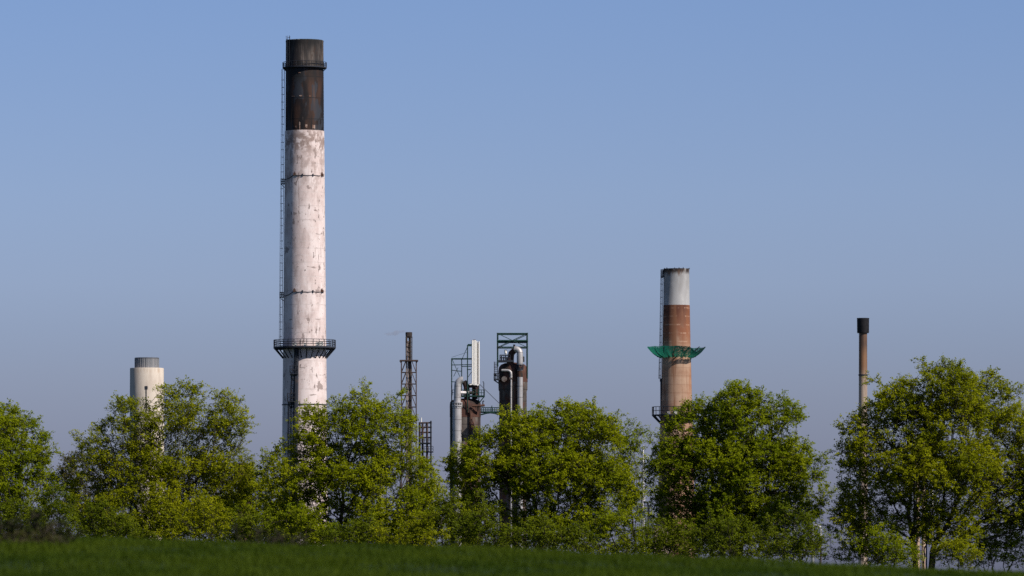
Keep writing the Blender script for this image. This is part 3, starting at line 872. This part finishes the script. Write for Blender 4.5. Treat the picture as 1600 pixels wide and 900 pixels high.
# ------------------------------------------------------------------ thin capped pipe at the right
S = Site('vent_stack', 'thin brown pipe stack with a black cap beside the tallest tree', 'chimney', 1348.5, 560)
s, z = S.s, S.z
m_heat = layered('heat_tinted_steel', (0.44, 0.34, 0.27), [
    dict(col=(0.24, 0.115, 0.055), z=(z(588), z(510), 2.2), amt=.9),
    dict(col=(0.07, 0.05, 0.045), noise=(.8, .8, .1), lo=.3, hi=.55, amt=.8, z=(z(548), z(515), 1.5)),
    dict(col=(0.20, 0.13, 0.09), noise=(1.2, 1.2, .12), lo=.5, hi=.68, amt=.8)], .55, .3)
mb = MB(); mb.lathe([(7.4 * s, 0), (7.2 * s, z(800)), (6.6 * s, z(586)), (6.4 * s, z(519))], 32)
S.part('pipe', mb, m_heat, smooth=True)
mb = MB(); mb.lathe([(6.3 * s, z(520.5)), (8.8 * s, z(520.5)), (9.3 * s, z(519.5)), (9.5 * s, z(499)), (9.8 * s, z(497)), (8.6 * s, z(497)), (8.2 * s, z(512))], 32)
S.part('cap', mb, layered('black_cap', (0.011, 0.011, 0.015), [dict(col=(.025, .023, .026), noise=.8, lo=.45, hi=.7)], .7), smooth=True)
mb = MB(); mb.lathe([(6.5 * s, z(586.8)), (7.4 * s, z(586.8)), (7.4 * s, z(585)), (6.5 * s, z(585))], 32, closed=True)
S.part('flange', mb, m_steel)
mb = MB(); mb.lathe([(7 * s, z(686.8)), (7.8 * s, z(686.8)), (7.8 * s, z(685)), (7 * s, z(685))], 32, closed=True)
S.part('flange', mb, m_steel)

# ------------------------------------------------------------------ lattice flare tower
S = Site('flare_tower', 'slim dark lattice flare tower with charred pipes', 'tower', 638.8, 640)
s, z = S.s, S.z
m_char = layered('charred_pipe', (0.045, 0.035, 0.032), [
    dict(col=(0.16, 0.12, 0.10), noise=(1.8, 1.8, .35), lo=.55, hi=.66),
    dict(col=(0.015, 0.013, 0.013), noise=(1.2, 1.2, .5), lo=.55, hi=.68)], .85)
m_brown = layered('brown_steel', (0.065, 0.045, 0.042), [dict(col=(0.11, 0.07, 0.055), noise=1.1, lo=.5, hi=.7)], .85)
mb = MB(); mb.sweep([(1.6 * s, 0, 0), (1.6 * s, 0, z(575)), (1.6 * s, 0, z(562)), (1.6 * s, 0, z(522))], [3.2 * s, 3.2 * s, 2.1 * s, 2.0 * s], 12)
S.part('riser', mb, m_char, smooth=True)
for (x0, x1, r, yt) in ((-3.4, -3.2, 1.3, 527), (-.9, -1.2, 1.0, 533)):
    mb = MB(); mb.sweep([(x0 * s, -3.2 * s, 0), (x0 * s, -3.2 * s, z(563)), (x1 * s, -2.6 * s, z(yt))], r * s, 8)
    S.part('pilot_pipe', mb, layered('pale_pipe', (0.30, 0.24, 0.22), [dict(col=(0.06, 0.045, 0.04), noise=(2, 2, .35), lo=.47, hi=.58)], .8))
mb = MB(); mb.lathe([(4.2 * s, z(528)), (5.2 * s, z(525)), (5.3 * s, z(519.5)), (4.6 * s, z(519)), (4.2 * s, z(523))], 16)
S.part('flare_tip', mb, m_char)
mb = MB()
for k in range(5):
    a = 2 * PI * k / 5 + .2
    mb.bar((5 * s * math.cos(a), 5 * s * math.sin(a), z(526)), (4.8 * s * math.cos(a), 4.8 * s * math.sin(a), z(563)), .10)
for y in (534, 541, 549, 556): mb.lathe([(4.6 * s, z(y + .6)), (5.3 * s, z(y + .6)), (5.3 * s, z(y)), (4.6 * s, z(y))], 16, closed=True)
S.part('tip_frame', mb, m_char)
mb = MB(); hw = 11.6 * s; hd = 10 * s
ys = [564 + 18 * i for i in range(19)]
C4 = [(-hw, -hd), (hw, -hd), (hw, hd), (-hw, hd)]
for (cx, cy) in C4: mb.bar((cx, cy, 0), (cx, cy, z(563)), .10)
for i, y in enumerate(ys):
    for a, b in zip(C4, C4[1:] + C4[:1]): mb.bar((*a, z(y)), (*b, z(y)), .08)
    y2 = min(y + 18, 918)
    for sg in (-1, 1):
        for yy in (-hd, hd):
            mb.bar((sg * hw, yy, z(y2)), (sg * 4.6 * s, yy, z(y)), .075)
        mb.bar((sg * hw, -hd, z(y2)), (sg * hw, hd, z(y)), .075)
S.part('lattice', mb, m_brown)
mb = MB(); mb.box(-14 * s, 14.5 * s, -12 * s, 12 * s, z(564.6), z(562.6))
for sg in (-1, 1): mb.bar((sg * 14 * s, -12 * s, z(564.2)), (sg * 11.6 * s, -10 * s, z(568)), .1)
S.part('platform', mb, m_brown)
# thin smoke drifting from the flare
n = bpy.data.materials.new('thin_smoke'); n.use_nodes = True
t = n.node_tree; t.nodes.clear()
o_ = t.nodes.new('ShaderNodeOutputMaterial'); pv = t.nodes.new('ShaderNodeVolumePrincipled')
pv.inputs['Color'].default_value = (0.55, 0.50, 0.55, 1); pv.inputs['Density'].default_value = .30
t.links.new(pv.outputs[0], o_.inputs['Volume'])
mb = MB(); pts, rs = [], []
for k in range(15):
    f = k / 14
    pts.append(((635 - 36 * f - 638.8) * s, .6 * math.sin(f * 5), z(517.5 + 4.5 * f ** .7 - 1.2 * math.sin(f * 7))))
    rs.append(s * (.6 + 3.0 * math.sin(PI * min(1, f * 1.02)) ** .7 * (1 + .3 * math.sin(f * 17))))
mb.sweep(pts, rs, 10)
smk = mb.build('smoke', n, None, True)
smk.location = S.root.location
tag(smk, 'thin grey wisp of smoke drifting from the flare tip', 'smoke', kind='stuff')

# ------------------------------------------------------------------ steel frame with orange pipe right of the flare
S = Site('steel_frame_tower', 'small dark open steel frame with one tall pipe beside the flare tower', 'tower', 665, 610)
s, z = S.s, S.z
mb = MB()
for px in (656, 660.5, 667.5): mb.bar((S.x(px), -2, 0), (S.x(px), -2, z(660)), .22)
for px in (656, 667.5): mb.bar((S.x(px), 1, 0), (S.x(px), 1, z(660)), .14)
for y in (661, 668, 676, 684, 720, 760, 800):
    mb.bar((S.x(655), -2, z(y)), (S.x(675), -2, z(y)), .16); mb.bar((S.x(656), 1, z(y)), (S.x(667.5), 1, z(y)), .10)
for y in (661, 684): mb.bar((S.x(656), -2, z(y)), (S.x(656), 1, z(y)), .1); mb.bar((S.x(667.5), -2, z(y)), (S.x(667.5), 1, z(y)), .1)
mb.bar((S.x(656), -2, z(684)), (S.x(667), -2, z(661)), .07)
S.part('frame', mb, m_brown)
mb = MB(); mb.box(S.x(655), S.x(674), -2.5, 1.5, z(694), z(692)); mb.rail((S.x(656), -2.4, z(692)), (S.x(674), -2.4, z(692)), 1.1, 5); mb.box(S.x(662), S.x(677), -2.5, 1.5, z(707), z(705.5)); mb.rail((S.x(663), -2.4, z(705.5)), (S.x(677), -2.4, z(705.5)), 1.0, 4)
S.part('walkway', mb, m_steel)
mb = MB(); mb.sweep([(S.x(673.5), -2.2, 0), (S.x(673.5), -2.2, z(658))], 1.35 * s, 8)
S.part('tall_pipe', mb, m_steel)
mb = MB(); mb.sweep([(S.x(658.5), -2.8, 0), (S.x(658.5), -2.8, z(714))], 1.0 * s, 8)
S.part('orange_pipe', mb, layered('orange_paint', (0.42, 0.10, 0.03), [dict(col=(.15, .05, .03), noise=1.5, lo=.5, hi=.7)], .7))
mb = MB(); mb.bar((S.x(658.5), -2, z(660)), (S.x(658.5), -2, z(653)), .10)
S.part('lamp_post', mb, m_lightwhite)

# ------------------------------------------------------------------ left brown column
m_vessel = layered('rusty_insulated_vessel', (0.085, 0.070, 0.064), [
    dict(col=(0.165, 0.14, 0.125), noise=(.4, .4, .12), lo=.46, hi=.62),
    dict(col=(0.10, 0.038, 0.025), noise=(.45, .45, .25), lo=.48, hi=.6, amt=.9),
    dict(col=(0.035, 0.028, 0.027), noise=(.6, .6, .25), lo=.52, hi=.68, amt=.9),
    dict(col=(0.03, 0.025, 0.025), ring=(2.4, .13), amt=.8)], .8)
m_rustvessel = layered('rust_stained_dome', (0.09, 0.042, 0.032), [
    dict(col=(0.03, 0.022, 0.02), noise=(.6, .6, .3), lo=.45, hi=.62),
    dict(col=(0.14, 0.075, 0.055), noise=(1.0, 1.0, .3), lo=.55, hi=.7)], .8)
S = Site('distillation_column', 'brown column topped by white vertical tubes and a green steel frame', 'column', 727, 600)
s, z, x = S.s, S.z, S.x
mb = MB(); mb.lathe([(24 * s, 0), (24 * s, z(634)), (23.6 * s, z(630)), (22 * s, z(627)), (17 * s, z(624.5)), (0.01, z(622.5))], 40)
S.part('vessel', mb, m_vessel, smooth=True)
mb = MB(); mb.lathe([(24.25 * s, z(652)), (24.3 * s, z(633)), (23.8 * s, z(629)), (22 * s, z(626)), (17 * s, z(624)), (8 * s, z(622.8))], 40)
S.part('rusty_dome', mb, m_rustvessel, smooth=True)
# silver overhead line
yy = -27 * s
mb = MB(); mb.sweep([(x(714.5), yy, 0), (x(714.5), yy, z(760)), (x(714.5), yy, z(636))], 7.0 * s, 20)
mb.sweep([(x(714.8), yy, z(632)), (x(715), yy, z(612)), (x(715.4), yy, z(604))] + [(x(724) + 8.6 * s * math.cos(a), yy, z(603) + 8.6 * s * math.sin(a)) for a in np.linspace(PI * .97, PI * .5, 7)], [5.6 * s] * 2 + [5.4 * s] * 8, 20)
pipe = S.part('overhead_pipe', mb, m_alu, smooth=True)
mb = MB()
for y in (629, 633.5): mb.lathe([(5 * s, z(y + 2)), (8 * s, z(y + 2)), (8 * s, z(y)), (5 * s, z(y))], 24, cx=x(714.7), cy=yy, closed=True)
for k in range(12):
    a = 2 * PI * k / 12; mb.bar((x(714.7) + 7.4 * s * math.cos(a), yy + 7.4 * s * math.sin(a), z(637)), (x(714.7) + 7.4 * s * math.cos(a), yy + 7.4 * s * math.sin(a), z(629)), .08)
S.part('flange', mb, m_alu, parent=pipe)
mb = MB(); mb.sweep([(x(732), yy + .9, z(614.5)), (x(743), yy + 1.6, z(614))], 2.6 * s, 14)
S.part('reducer', mb, m_rustvessel, smooth=True)
mb = MB(); mb.sweep([(x(719), yy, z(614.5)), (x(732), yy + .8, z(614.5))], 2.9 * s, 14)
S.part('branch_pipe', mb, m_alu, smooth=True)
# dark condenser behind
mb = MB(); mb.sweep([(x(725), -14 * s, z(596)), (x(729), -14 * s, z(604)), (x(730), -14 * s, z(625))], [4 * s, 4.6 * s, 4.8 * s], 14); mb.sweep([(x(733), -12 * s, z(603)), (x(742), -12 * s, z(603))], 3.4 * s, 12); mb.sweep([(x(742), -10 * s, z(606)), (x(742), -10 * s, z(624))], 4.5 * s, 12)
S.part('condenser', mb, m_rustvessel, smooth=True)
# green frame
mb = MB(); yf, yb = -20 * s, 8 * s
for (px, y0, y1, yq) in ((705.8, 690, 561, yf), (721.5, 620, 561, yf), (730.7, 645, 540, yf - 6 * s), (748.2, 628, 586, yf), (705.8, 628, 561, yb), (748.2, 628, 586, yb)):
    mb.bar((x(px), yq, z(y0)), (x(px), yq, z(y1)), .85 * s if yq < yf else .7 * s)
for (xa, ya, xb, yb_) in ((705, 561, 738, 561), (705, 571, 738, 570.5), (721, 573.5, 738, 573), (705, 579, 722, 581), (705, 597, 722, 598), (736, 578, 731, 578)):
    mb.bar((x(xa), yf, z(ya)), (x(xb), yf, z(yb_)), .62 * s)
for (xa, ya, xb, yb_) in ((707, 563, 720, 592), (722, 562, 730.5, 543), (709, 589, 716, 575), (730, 592, 737, 582)):
    mb.bar((x(xa), yf, z(ya)), (x(xb), yf, z(yb_)), .42 * s)
mb.bar((x(706), yf, z(559)), (x(730.5), yf, z(551)), .22 * s); mb.bar((x(706), yf, z(561)), (x(706), yb, z(561)), .6 * s); mb.bar((x(705.8), yb, z(561)), (x(738), yb, z(561)), .6 * s)
mb.box(x(731), x(737), yf - 5 * s, yf - 2 * s, z(542), z(538.5))
S.part('steel_frame', mb, m_greensteel)
for i, px in enumerate((738.2, 740.4, 742.6, 744.7, 748.4)):
    mb = MB(); yt = 532.5 if i < 3 else 533.5 + (i == 4)
    r0 = 1.12 * s
    if i < 4:
        bend = [(x(734 - .3 * i), -24 * s, z(602 + .3 * i)), (x(737.5), -24 * s, z(601.5 + .3 * i)), (x(px - .6), -24 * s, z(600))]
        if i == 0: pts = bend + [(x(px), -24 * s, z(598)), (x(px), -24 * s, z(yt))]
        else: pts = [(x(px), -24 * s, z(602.5)), (x(px), -24 * s, z(yt))]
    else: pts = [(x(745.5), -24 * s, z(603)), (x(747.5), -24 * s, z(602.5)), (x(px), -24 * s, z(600)), (x(px), -24 * s, z(yt))]
    mb.sweep(pts, r0, 12)
    S.part('white_tube', mb, m_lightwhite, smooth=True)
mb = MB()
for (px, y) in ((741.5, 545), (741.5, 593)): mb.box(x(737), x(749.5), -23.4 * s, -22.4 * s, z(y + 1), z(y))
mb.box(x(745.4), x(747.6), -21.5 * s, -20.5 * s, z(620), z(536)); mb.box(x(736), x(746.5), -22 * s, -16 * s, z(606), z(602.5)); mb.box(x(739), x(743.5), -23 * s, -16 * s, z(532.6), z(531.6))
S.part('tube_support', mb, m_rustpipe)
mb = MB(); mb.box(x(719), x(757.5), -25 * s, 10 * s, z(620.5), z(618.5)); mb.rail((x(719.5), -25 * s, z(618.5)), (x(757), -25 * s, z(618.5)), 8.5 * s, 8, t=.06); mb.rail((x(757), -25 * s, z(618.5)), (x(757), 10 * s, z(618.5)), 8.5 * s, 5, t=.06); mb.bar((x(757), -24 * s, z(620)), (x(749), -23 * s, z(630)), .1)
mb.rail((x(707), -25 * s, z(618.5)), (x(719), -25 * s, z(618.5)), 8.5 * s, 2, t=.06)
S.part('platform', mb, m_greensteel)
mb = MB(); mb.sweep([(x(756), -20 * s, z(619)), (x(756), -20 * s, z(599)), (x(755.3), -20 * s, z(597)), (x(754), -20 * s, z(597.5))], .09, 5); mb.sweep([(x(754.5), -20 * s, z(634)), (x(754.5), -20 * s, z(628)), (x(756.5), -20 * s, z(627))], .14, 5)
S.part('vent_line', mb, m_steel)
mb = MB(); mb.sweep([(x(738), -26 * s, z(635)), (x(752), -26 * s, z(634.6)), (x(757), -24 * s, z(634))], 1.9 * s, 10)
mb.sweep([(x(735.5), -26 * s, 0), (x(735.5), -26 * s, z(650)), (x(735), -26 * s, z(642))], 1.5 * s, 10); mb.box(x(731.5), x(739), -27 * s, -24 * s, z(645.5), z(640))
S.part('process_pipe', mb, m_rustpipe, smooth=True)
ROOT_A = S

# ------------------------------------------------------------------ right brown column
S = Site('distillation_column', 'brown column with big silver bent pipe under a square green gantry', 'column', 801.5, 600)
s, z, x = S.s, S.z, S.x
mb = MB(); mb.lathe([(21.5 * s, 0), (21.5 * s, z(612)), (22.6 * s, z(609)), (22.8 * s, z(600)), (22.8 * s, z(596))], 40)
S.part('vessel', mb, m_vessel, smooth=True)
mb = MB(); mb.lathe([(23 * s, z(597)), (23 * s, z(580)), (22 * s, z(574)), (19 * s, z(570)), (13 * s, z(567.5)), (0.01, z(566))], 40)
S.part('rusty_dome', mb, m_rustvessel, smooth=True)
yy = -26 * s
mb = MB(); mb.sweep([(x(813), yy, 0), (x(812.8), yy, z(760)), (x(812.6), yy, z(579))], 4.3 * s, 18)
mb.sweep([(x(812.3), yy, z(571)), (x(812.3), yy, z(556))] + [(x(805.5) + 6.8 * s * math.cos(a), yy + 2.2 * s * (a / (PI / 2)) , z(553) + 6.5 * s * math.sin(a)) for a in np.linspace(.05, PI * .55, 8)], 4.9 * s, 18)
pipe = S.part('overhead_pipe', mb, m_alu, smooth=True)
mb = MB()
for y in (570.5, 577): mb.lathe([(4 * s, z(y + 1.6)), (5.8 * s, z(y + 1.6)), (5.8 * s, z(y)), (4 * s, z(y))], 24, cx=x(812.4), cy=yy, closed=True)
for k in range(10):
    a = 2 * PI * k / 10; mb.bar((x(812.4) + 5.2 * s * math.cos(a), yy + 5.2 * s * math.sin(a), z(578)), (x(812.4) + 5.2 * s * math.cos(a), yy + 5.2 * s * math.sin(a), z(571)), .09)
S.part('flange', mb, m_steel, parent=pipe)
mb = MB(); mb.sweep([(x(812.6), yy, z(590)), (x(812.6), yy, z(580))], 4.45 * s, 18)
S.part('rusty_sleeve', mb, m_rustpipe, parent=pipe, smooth=True)
mb = MB(); mb.sweep([(x(804), -18 * s, z(548)), (x(799), -17 * s, z(553)), (x(797.5), -16 * s, z(562)), (x(797), -16 * s, z(575))], [4.6 * s, 5 * s, 5.4 * s, 5.4 * s], 16)
mb.sweep([(x(803.5), -18 * s, z(546)), (x(803.5), -18 * s, z(539.5))], 1.1 * s, 8); mb.box(x(801.8), x(805), -19 * s, -17 * s, z(542), z(539))
S.part('outlet_neck', mb, m_rustvessel, smooth=True)
mb = MB(); mb.sweep([(x(784), -22 * s, z(579.5)), (x(793), -23.5 * s, z(579.5)), (x(796.2), -23.8 * s, z(580.3)), (x(798.2), -24 * s, z(582.5)), (x(798.6), -24 * s, z(586)), (x(798.6), -24 * s, z(591))], 2.0 * s, 12)
mb.sweep([(x(798.6), -24 * s, z(593)), (x(798.6), -24 * s, 0)], 1.35 * s, 12)
S.part('return_pipe', mb, m_alu, smooth=True)
mb = MB(); mb.sweep([(x(788), -20.5 * s, z(593)), (x(788), -24 * s, z(593))], 4.3 * s, 20); mb.box(x(796), x(801), -25.5 * s, -22 * s, z(593.5), z(590.5))
S.part('manway_hatch', mb, layered('dull_steel', (0.16, .14, .13), [dict(col=(.08, .05, .04), noise=1.5, lo=.45, hi=.6)], .6, .2), smooth=True)
mb = MB(); mb.sweep([(x(805.5), -22 * s, z(640)), (x(804.8), -22 * s, z(600))], 1.7 * s, 8)
S.part('drain_pipe', mb, m_rustpipe, smooth=True)
mb = MB(); yf, yb = -24 * s, 18 * s
for (px, y0) in ((777.6, 572), (823.6, 592)):
    for yq in (yf, yb): mb.bar((x(px), yq, z(y0)), (x(px), yq, z(521)), 1.25 * s)
for (y, t) in ((522, .9), (533.8, 1.7), (543.2, .8)):
    for yq in (yf, yb): mb.bar((x(776.2), yq, z(y)), (x(825), yq, z(y)), t * s)
for px in (777.6, 823.6):
    for y in (522, 543): mb.bar((x(px), yf, z(y)), (x(px), yb, z(y)), .9 * s)
for yq in (yf,):
    mb.bar((x(779), yq - .3, z(543)), (x(822), yq - .3, z(523)), .55 * s); mb.bar((x(779), yq - .5, z(523)), (x(822), yq - .5, z(543)), .45 * s)
mb.bar((x(778), yb, z(543)), (x(822), yb, z(523)), .5 * s)
S.part('gantry', mb, m_greensteel)
mb = MB(); mb.box(x(779), x(803), -25 * s, 0, z(566.5), z(563.5)); mb.rail((x(781), -25 * s, z(563.5)), (x(797), -25 * s, z(563.5)), 8 * s, 5, t=.06); mb.rail((x(781), 0, z(563.5)), (x(797), 0, z(563.5)), 8 * s, 5, t=.06)
for k in range(3): mb.box(x(782 + 4 * k), x(784 + 4 * k), -14 * s, -12 * s, z(563.5), z(557 + k))
mb.rail((x(817), -22 * s, z(566)), (x(819), -8 * s, z(566)), 8 * s, 3, t=.06)
S.part('top_platform', mb, m_steel)
mb = MB(); mb.box(x(771.5), x(781.5), -24 * s, -2 * s, z(594.5), z(592.5)); mb.rail((x(772), -24 * s, z(592.5)), (x(780), -24 * s, z(592.5)), 8 * s, 3, t=.07); mb.rail((x(772), -24 * s, z(592.5)), (x(772), -2 * s, z(592.5)), 8 * s, 4, t=.07)
mb.ladder([(x(775), -22 * s, z(593)), (x(775), -22 * s, z(566))], (1, 0, 0), (0, -1, 0), w=.6, cage=.5); mb.sweep([(x(772), -20 * s, z(586)), (x(776), -20 * s, z(586))], .3, 8); mb.bar((x(772), -20 * s, z(594.5)), (x(780), -18 * s, z(600)), .12)
S.part('side_platform', mb, m_steel)
mb = MB(); mb.sweep([(x(790), -14 * s, z(564)), (x(790), -14 * s, z(548))], .16, 6); mb.sweep([(x(790), -14 * s, z(553)), (x(790), -14 * s, z(547))], .28, 8)
S.part('lamp_post', mb, m_lightwhite)

# ------------------------------------------------------------------ footbridge and stay wire between the columns
S = Site('footbridge', 'green steel footbridge linking the two brown columns', 'bridge', 768, 597)
s, z, x = S.s, S.z, S.x
mb = MB(); yf, yb = -.9, .9
for yq in (yf, yb):
    pts = [(x(px), yq, z(py)) for px, py in ((751, 648), (755, 647), (760, 645.6), (766, 644.9), (772, 645.6), (777, 647), (781, 648))]
    mb.sweep(pts, .13, 6); mb.bar((x(751), yq, z(643.5)), (x(781), yq, z(643.5)), .10)
mb.box(x(751), x(781), -.8, .8, z(645.2), z(644))
S.part('deck', mb, m_greensteel)
mb = MB()
for yq in (yf, yb): mb.rail((x(752), yq, z(644)), (x(780), yq, z(644)), 7 * s, 8, t=.07)
mb.bar((x(768.5), yf, z(644)), (x(768.5), yf, z(634)), .09)
S.part('railing', mb, m_greensteel)
mb = MB(); mb.bar((x(749), 0, z(600)), (x(781), 0, z(631)), .06)
S.root.location.z = 0
sw = mb.build('stay_wire', m_steel); sw.location = S.root.location
tag(sw, 'thin stay wire slanting between the two brown columns', 'wire')

# ------------------------------------------------------------------ things half hidden behind the trees
S = Site('brick_tower', 'brown square tower with dark side pipe behind the small bushy tree', 'tower', 383, 560)
s, z, x = S.s, S.z, S.x
m_brick = layered('brown_brick', (0.075, 0.042, 0.035), [dict(col=(0.115, 0.06, 0.045), noise=(1, 1, 2), lo=.4, hi=.7), dict(col=(0.03, .02, .02), ring=(1.2, .1), amt=.6)], .9)
mb = MB(); mb.box(x(371.5), x(394), -1.4, 1.4, 0, z(726)); mb.box(x(370.5), x(395), -1.55, 1.55, z(726), z(724))
S.part('shaft', mb, m_brick)
mb = MB(); mb.sweep([(x(369), -1.2, 0), (x(369), -1.2, z(724))], 1.3 * s, 8)
S.part('side_pipe', mb, m_steel)

S = Site('slim_vessel', 'slim silver vessel with thin white mast behind the slender thin tree', 'vessel', 1005, 600)
s, z, x = S.s, S.z, S.x
mb = MB(); mb.lathe([(3.4 * s, 0), (3.4 * s, z(770)), (2.2 * s, z(764)), (1.7 * s, z(730)), (1.5 * s, z(716)), (.9 * s, z(714))], 16); S.part('shell', mb, m_alu, smooth=True)
mb = MB(); mb.bar((0, 0, z(715)), (0, 0, z(696)), .13); mb.bar((0, 0, z(714)), (x(1014), 0, z(713.5)), .07); S.part('mast', mb, m_lightwhite)
mb = MB(); mb.sweep([(x(1013), -.6, 0), (x(1013), -.6, z(790)), (x(1011), -.6, z(785)), (x(1006), -.3, z(784))], 1.5 * s, 10); mb.box(x(999), x(1018), -1.2, .8, z(800), z(798)); mb.rail((x(999), -1.2, z(798)), (x(1018), -1.2, z(798)), 1.1, 5)
S.part('walkway', mb, m_steel)

S = Site('pump_house', 'low pinkish concrete building behind the foot of the wide dense tree', 'building', 1032, 590)
s, z, x = S.s, S.z, S.x
m_pink = layered('pink_render', (0.42, 0.31, 0.27), [dict(col=(0.34, 0.24, 0.2), noise=.8, lo=.45, hi=.65)], .9)
mb = MB(); mb.box(x(1022), x(1046), -2, 4, 0, z(822)); S.part('wall', mb, m_pink)
mb = MB(); mb.box(x(1021), x(1047), -2.2, 4.2, z(822), z(820)); S.part('roof', mb, m_steel)
mb = MB(); mb.box(x(1028), x(1033), -2.06, -1.9, z(840), z(830)); S.part('window', mb, m_steel)

S = Site('bent_pipe', 'shiny silver bent pipe end in the gap beside the wide dense tree', 'pipe', 1279, 520)
s, z, x = S.s, S.z, S.x
mb = MB(); mb.sweep([(x(1270), 0, 0), (x(1270), 0, z(828))] + [(x(1276) + 6 * s * math.cos(a), 0, z(827) + 6 * s * math.sin(a)) for a in np.linspace(PI, 0, 10)] + [(x(1282), 0, z(832)), (x(1282), 0, z(838))], 2.3 * s, 14)
S.part('pipe', mb, m_alu, smooth=True)
mb = MB(); mb.lathe([(2.2 * s, z(839)), (3.4 * s, z(839)), (3.4 * s, z(837.5)), (2.2 * s, z(837.5))], 16, cx=x(1282), closed=True); mb.sweep([(x(1282.5), .2, 0), (x(1282.5), .2, z(839))], 1.4 * s, 8); S.part('flange', mb, m_brown)

S = Site('pipe_stack', 'thin silver pipe stack behind the wide dense tree near the bent pipe', 'chimney', 1241, 560)
s, z, x = S.s, S.z, S.x
mb = MB(); mb.lathe([(2.4 * s, 0), (2.2 * s, z(742)), (2.8 * s, z(741)), (2.8 * s, z(739)), (1.6 * s, z(739))], 14); S.part('pipe', mb, m_alu, smooth=True)
for y in (770, 805, 835):
    mb = MB(); mb.box(x(1234), x(1247), -1, 1, z(y + 1), z(y)); S.part('walkway', mb, m_steel)

S = Site('twin_pipe_stack', 'pair of tan pipes on a dark frame behind the stems of the tallest tree', 'chimney', 1438, 560)
s, z, x = S.s, S.z, S.x
m_tanpipe = layered('tan_pipe', (0.50, 0.36, 0.25), [dict(col=(0.3, .2, .14), noise=(1, 1, .2), lo=.45, hi=.65), dict(col=(0.12, .08, .06), ring=(1.6, .12), amt=.8)], .7)
for px in (1434, 1443): 
    mb = MB(); mb.lathe([(3 * s, 0), (2.9 * s, z(690)), (2.4 * s, z(686)), (1.6 * s, z(686))], 14, cx=x(px)); S.part('pipe', mb, m_tanpipe, smooth=True)
mb = MB()
for px in (1429, 1448): mb.bar((x(px), .8, 0), (x(px), .8, z(690)), .14)
for y in (700, 740, 780, 820, 860): mb.box(x(1428.5), x(1448.5), .5, 1.1, z(y + 1.2), z(y))
S.part('frame', mb, m_steel)
mb = MB(); mb.lathe([(1.3 * s, 0), (1.3 * s, z(730)), (.6 * s, z(729))], 10, cx=x(1457)); S.part('side_pipe', mb, m_lightwhite)

S = Site('storage_column', 'pale slim column behind the middle of the airy tree', 'column', 594, 640)
s, z, x = S.s, S.z, S.x
mb = MB(); mb.lathe([(4.5 * s, 0), (4.5 * s, z(718)), (3.5 * s, z(713)), (.02, z(711))], 18); S.part('shell', mb, layered('grey_vessel', (0.38, .35, .33), [dict(col=(.22, .2, .19), noise=(.6, .6, .3), lo=.45, hi=.65), dict(col=(.12, .11, .11), ring=(2.2, .14), amt=.7)], .7), smooth=True)
mb = MB(); mb.box(x(588), x(601), -1.2, 1.2, z(735), z(733.5)); mb.rail((x(588), -1.2, z(733.5)), (x(601), -1.2, z(733.5)), 1.1, 4); mb.ladder([(x(600.5), 0, 0), (x(600.5), 0, z(733))], (0, 1, 0), (1, 0, 0), w=.5, cage=.5); S.part('ladder', mb, m_steel)
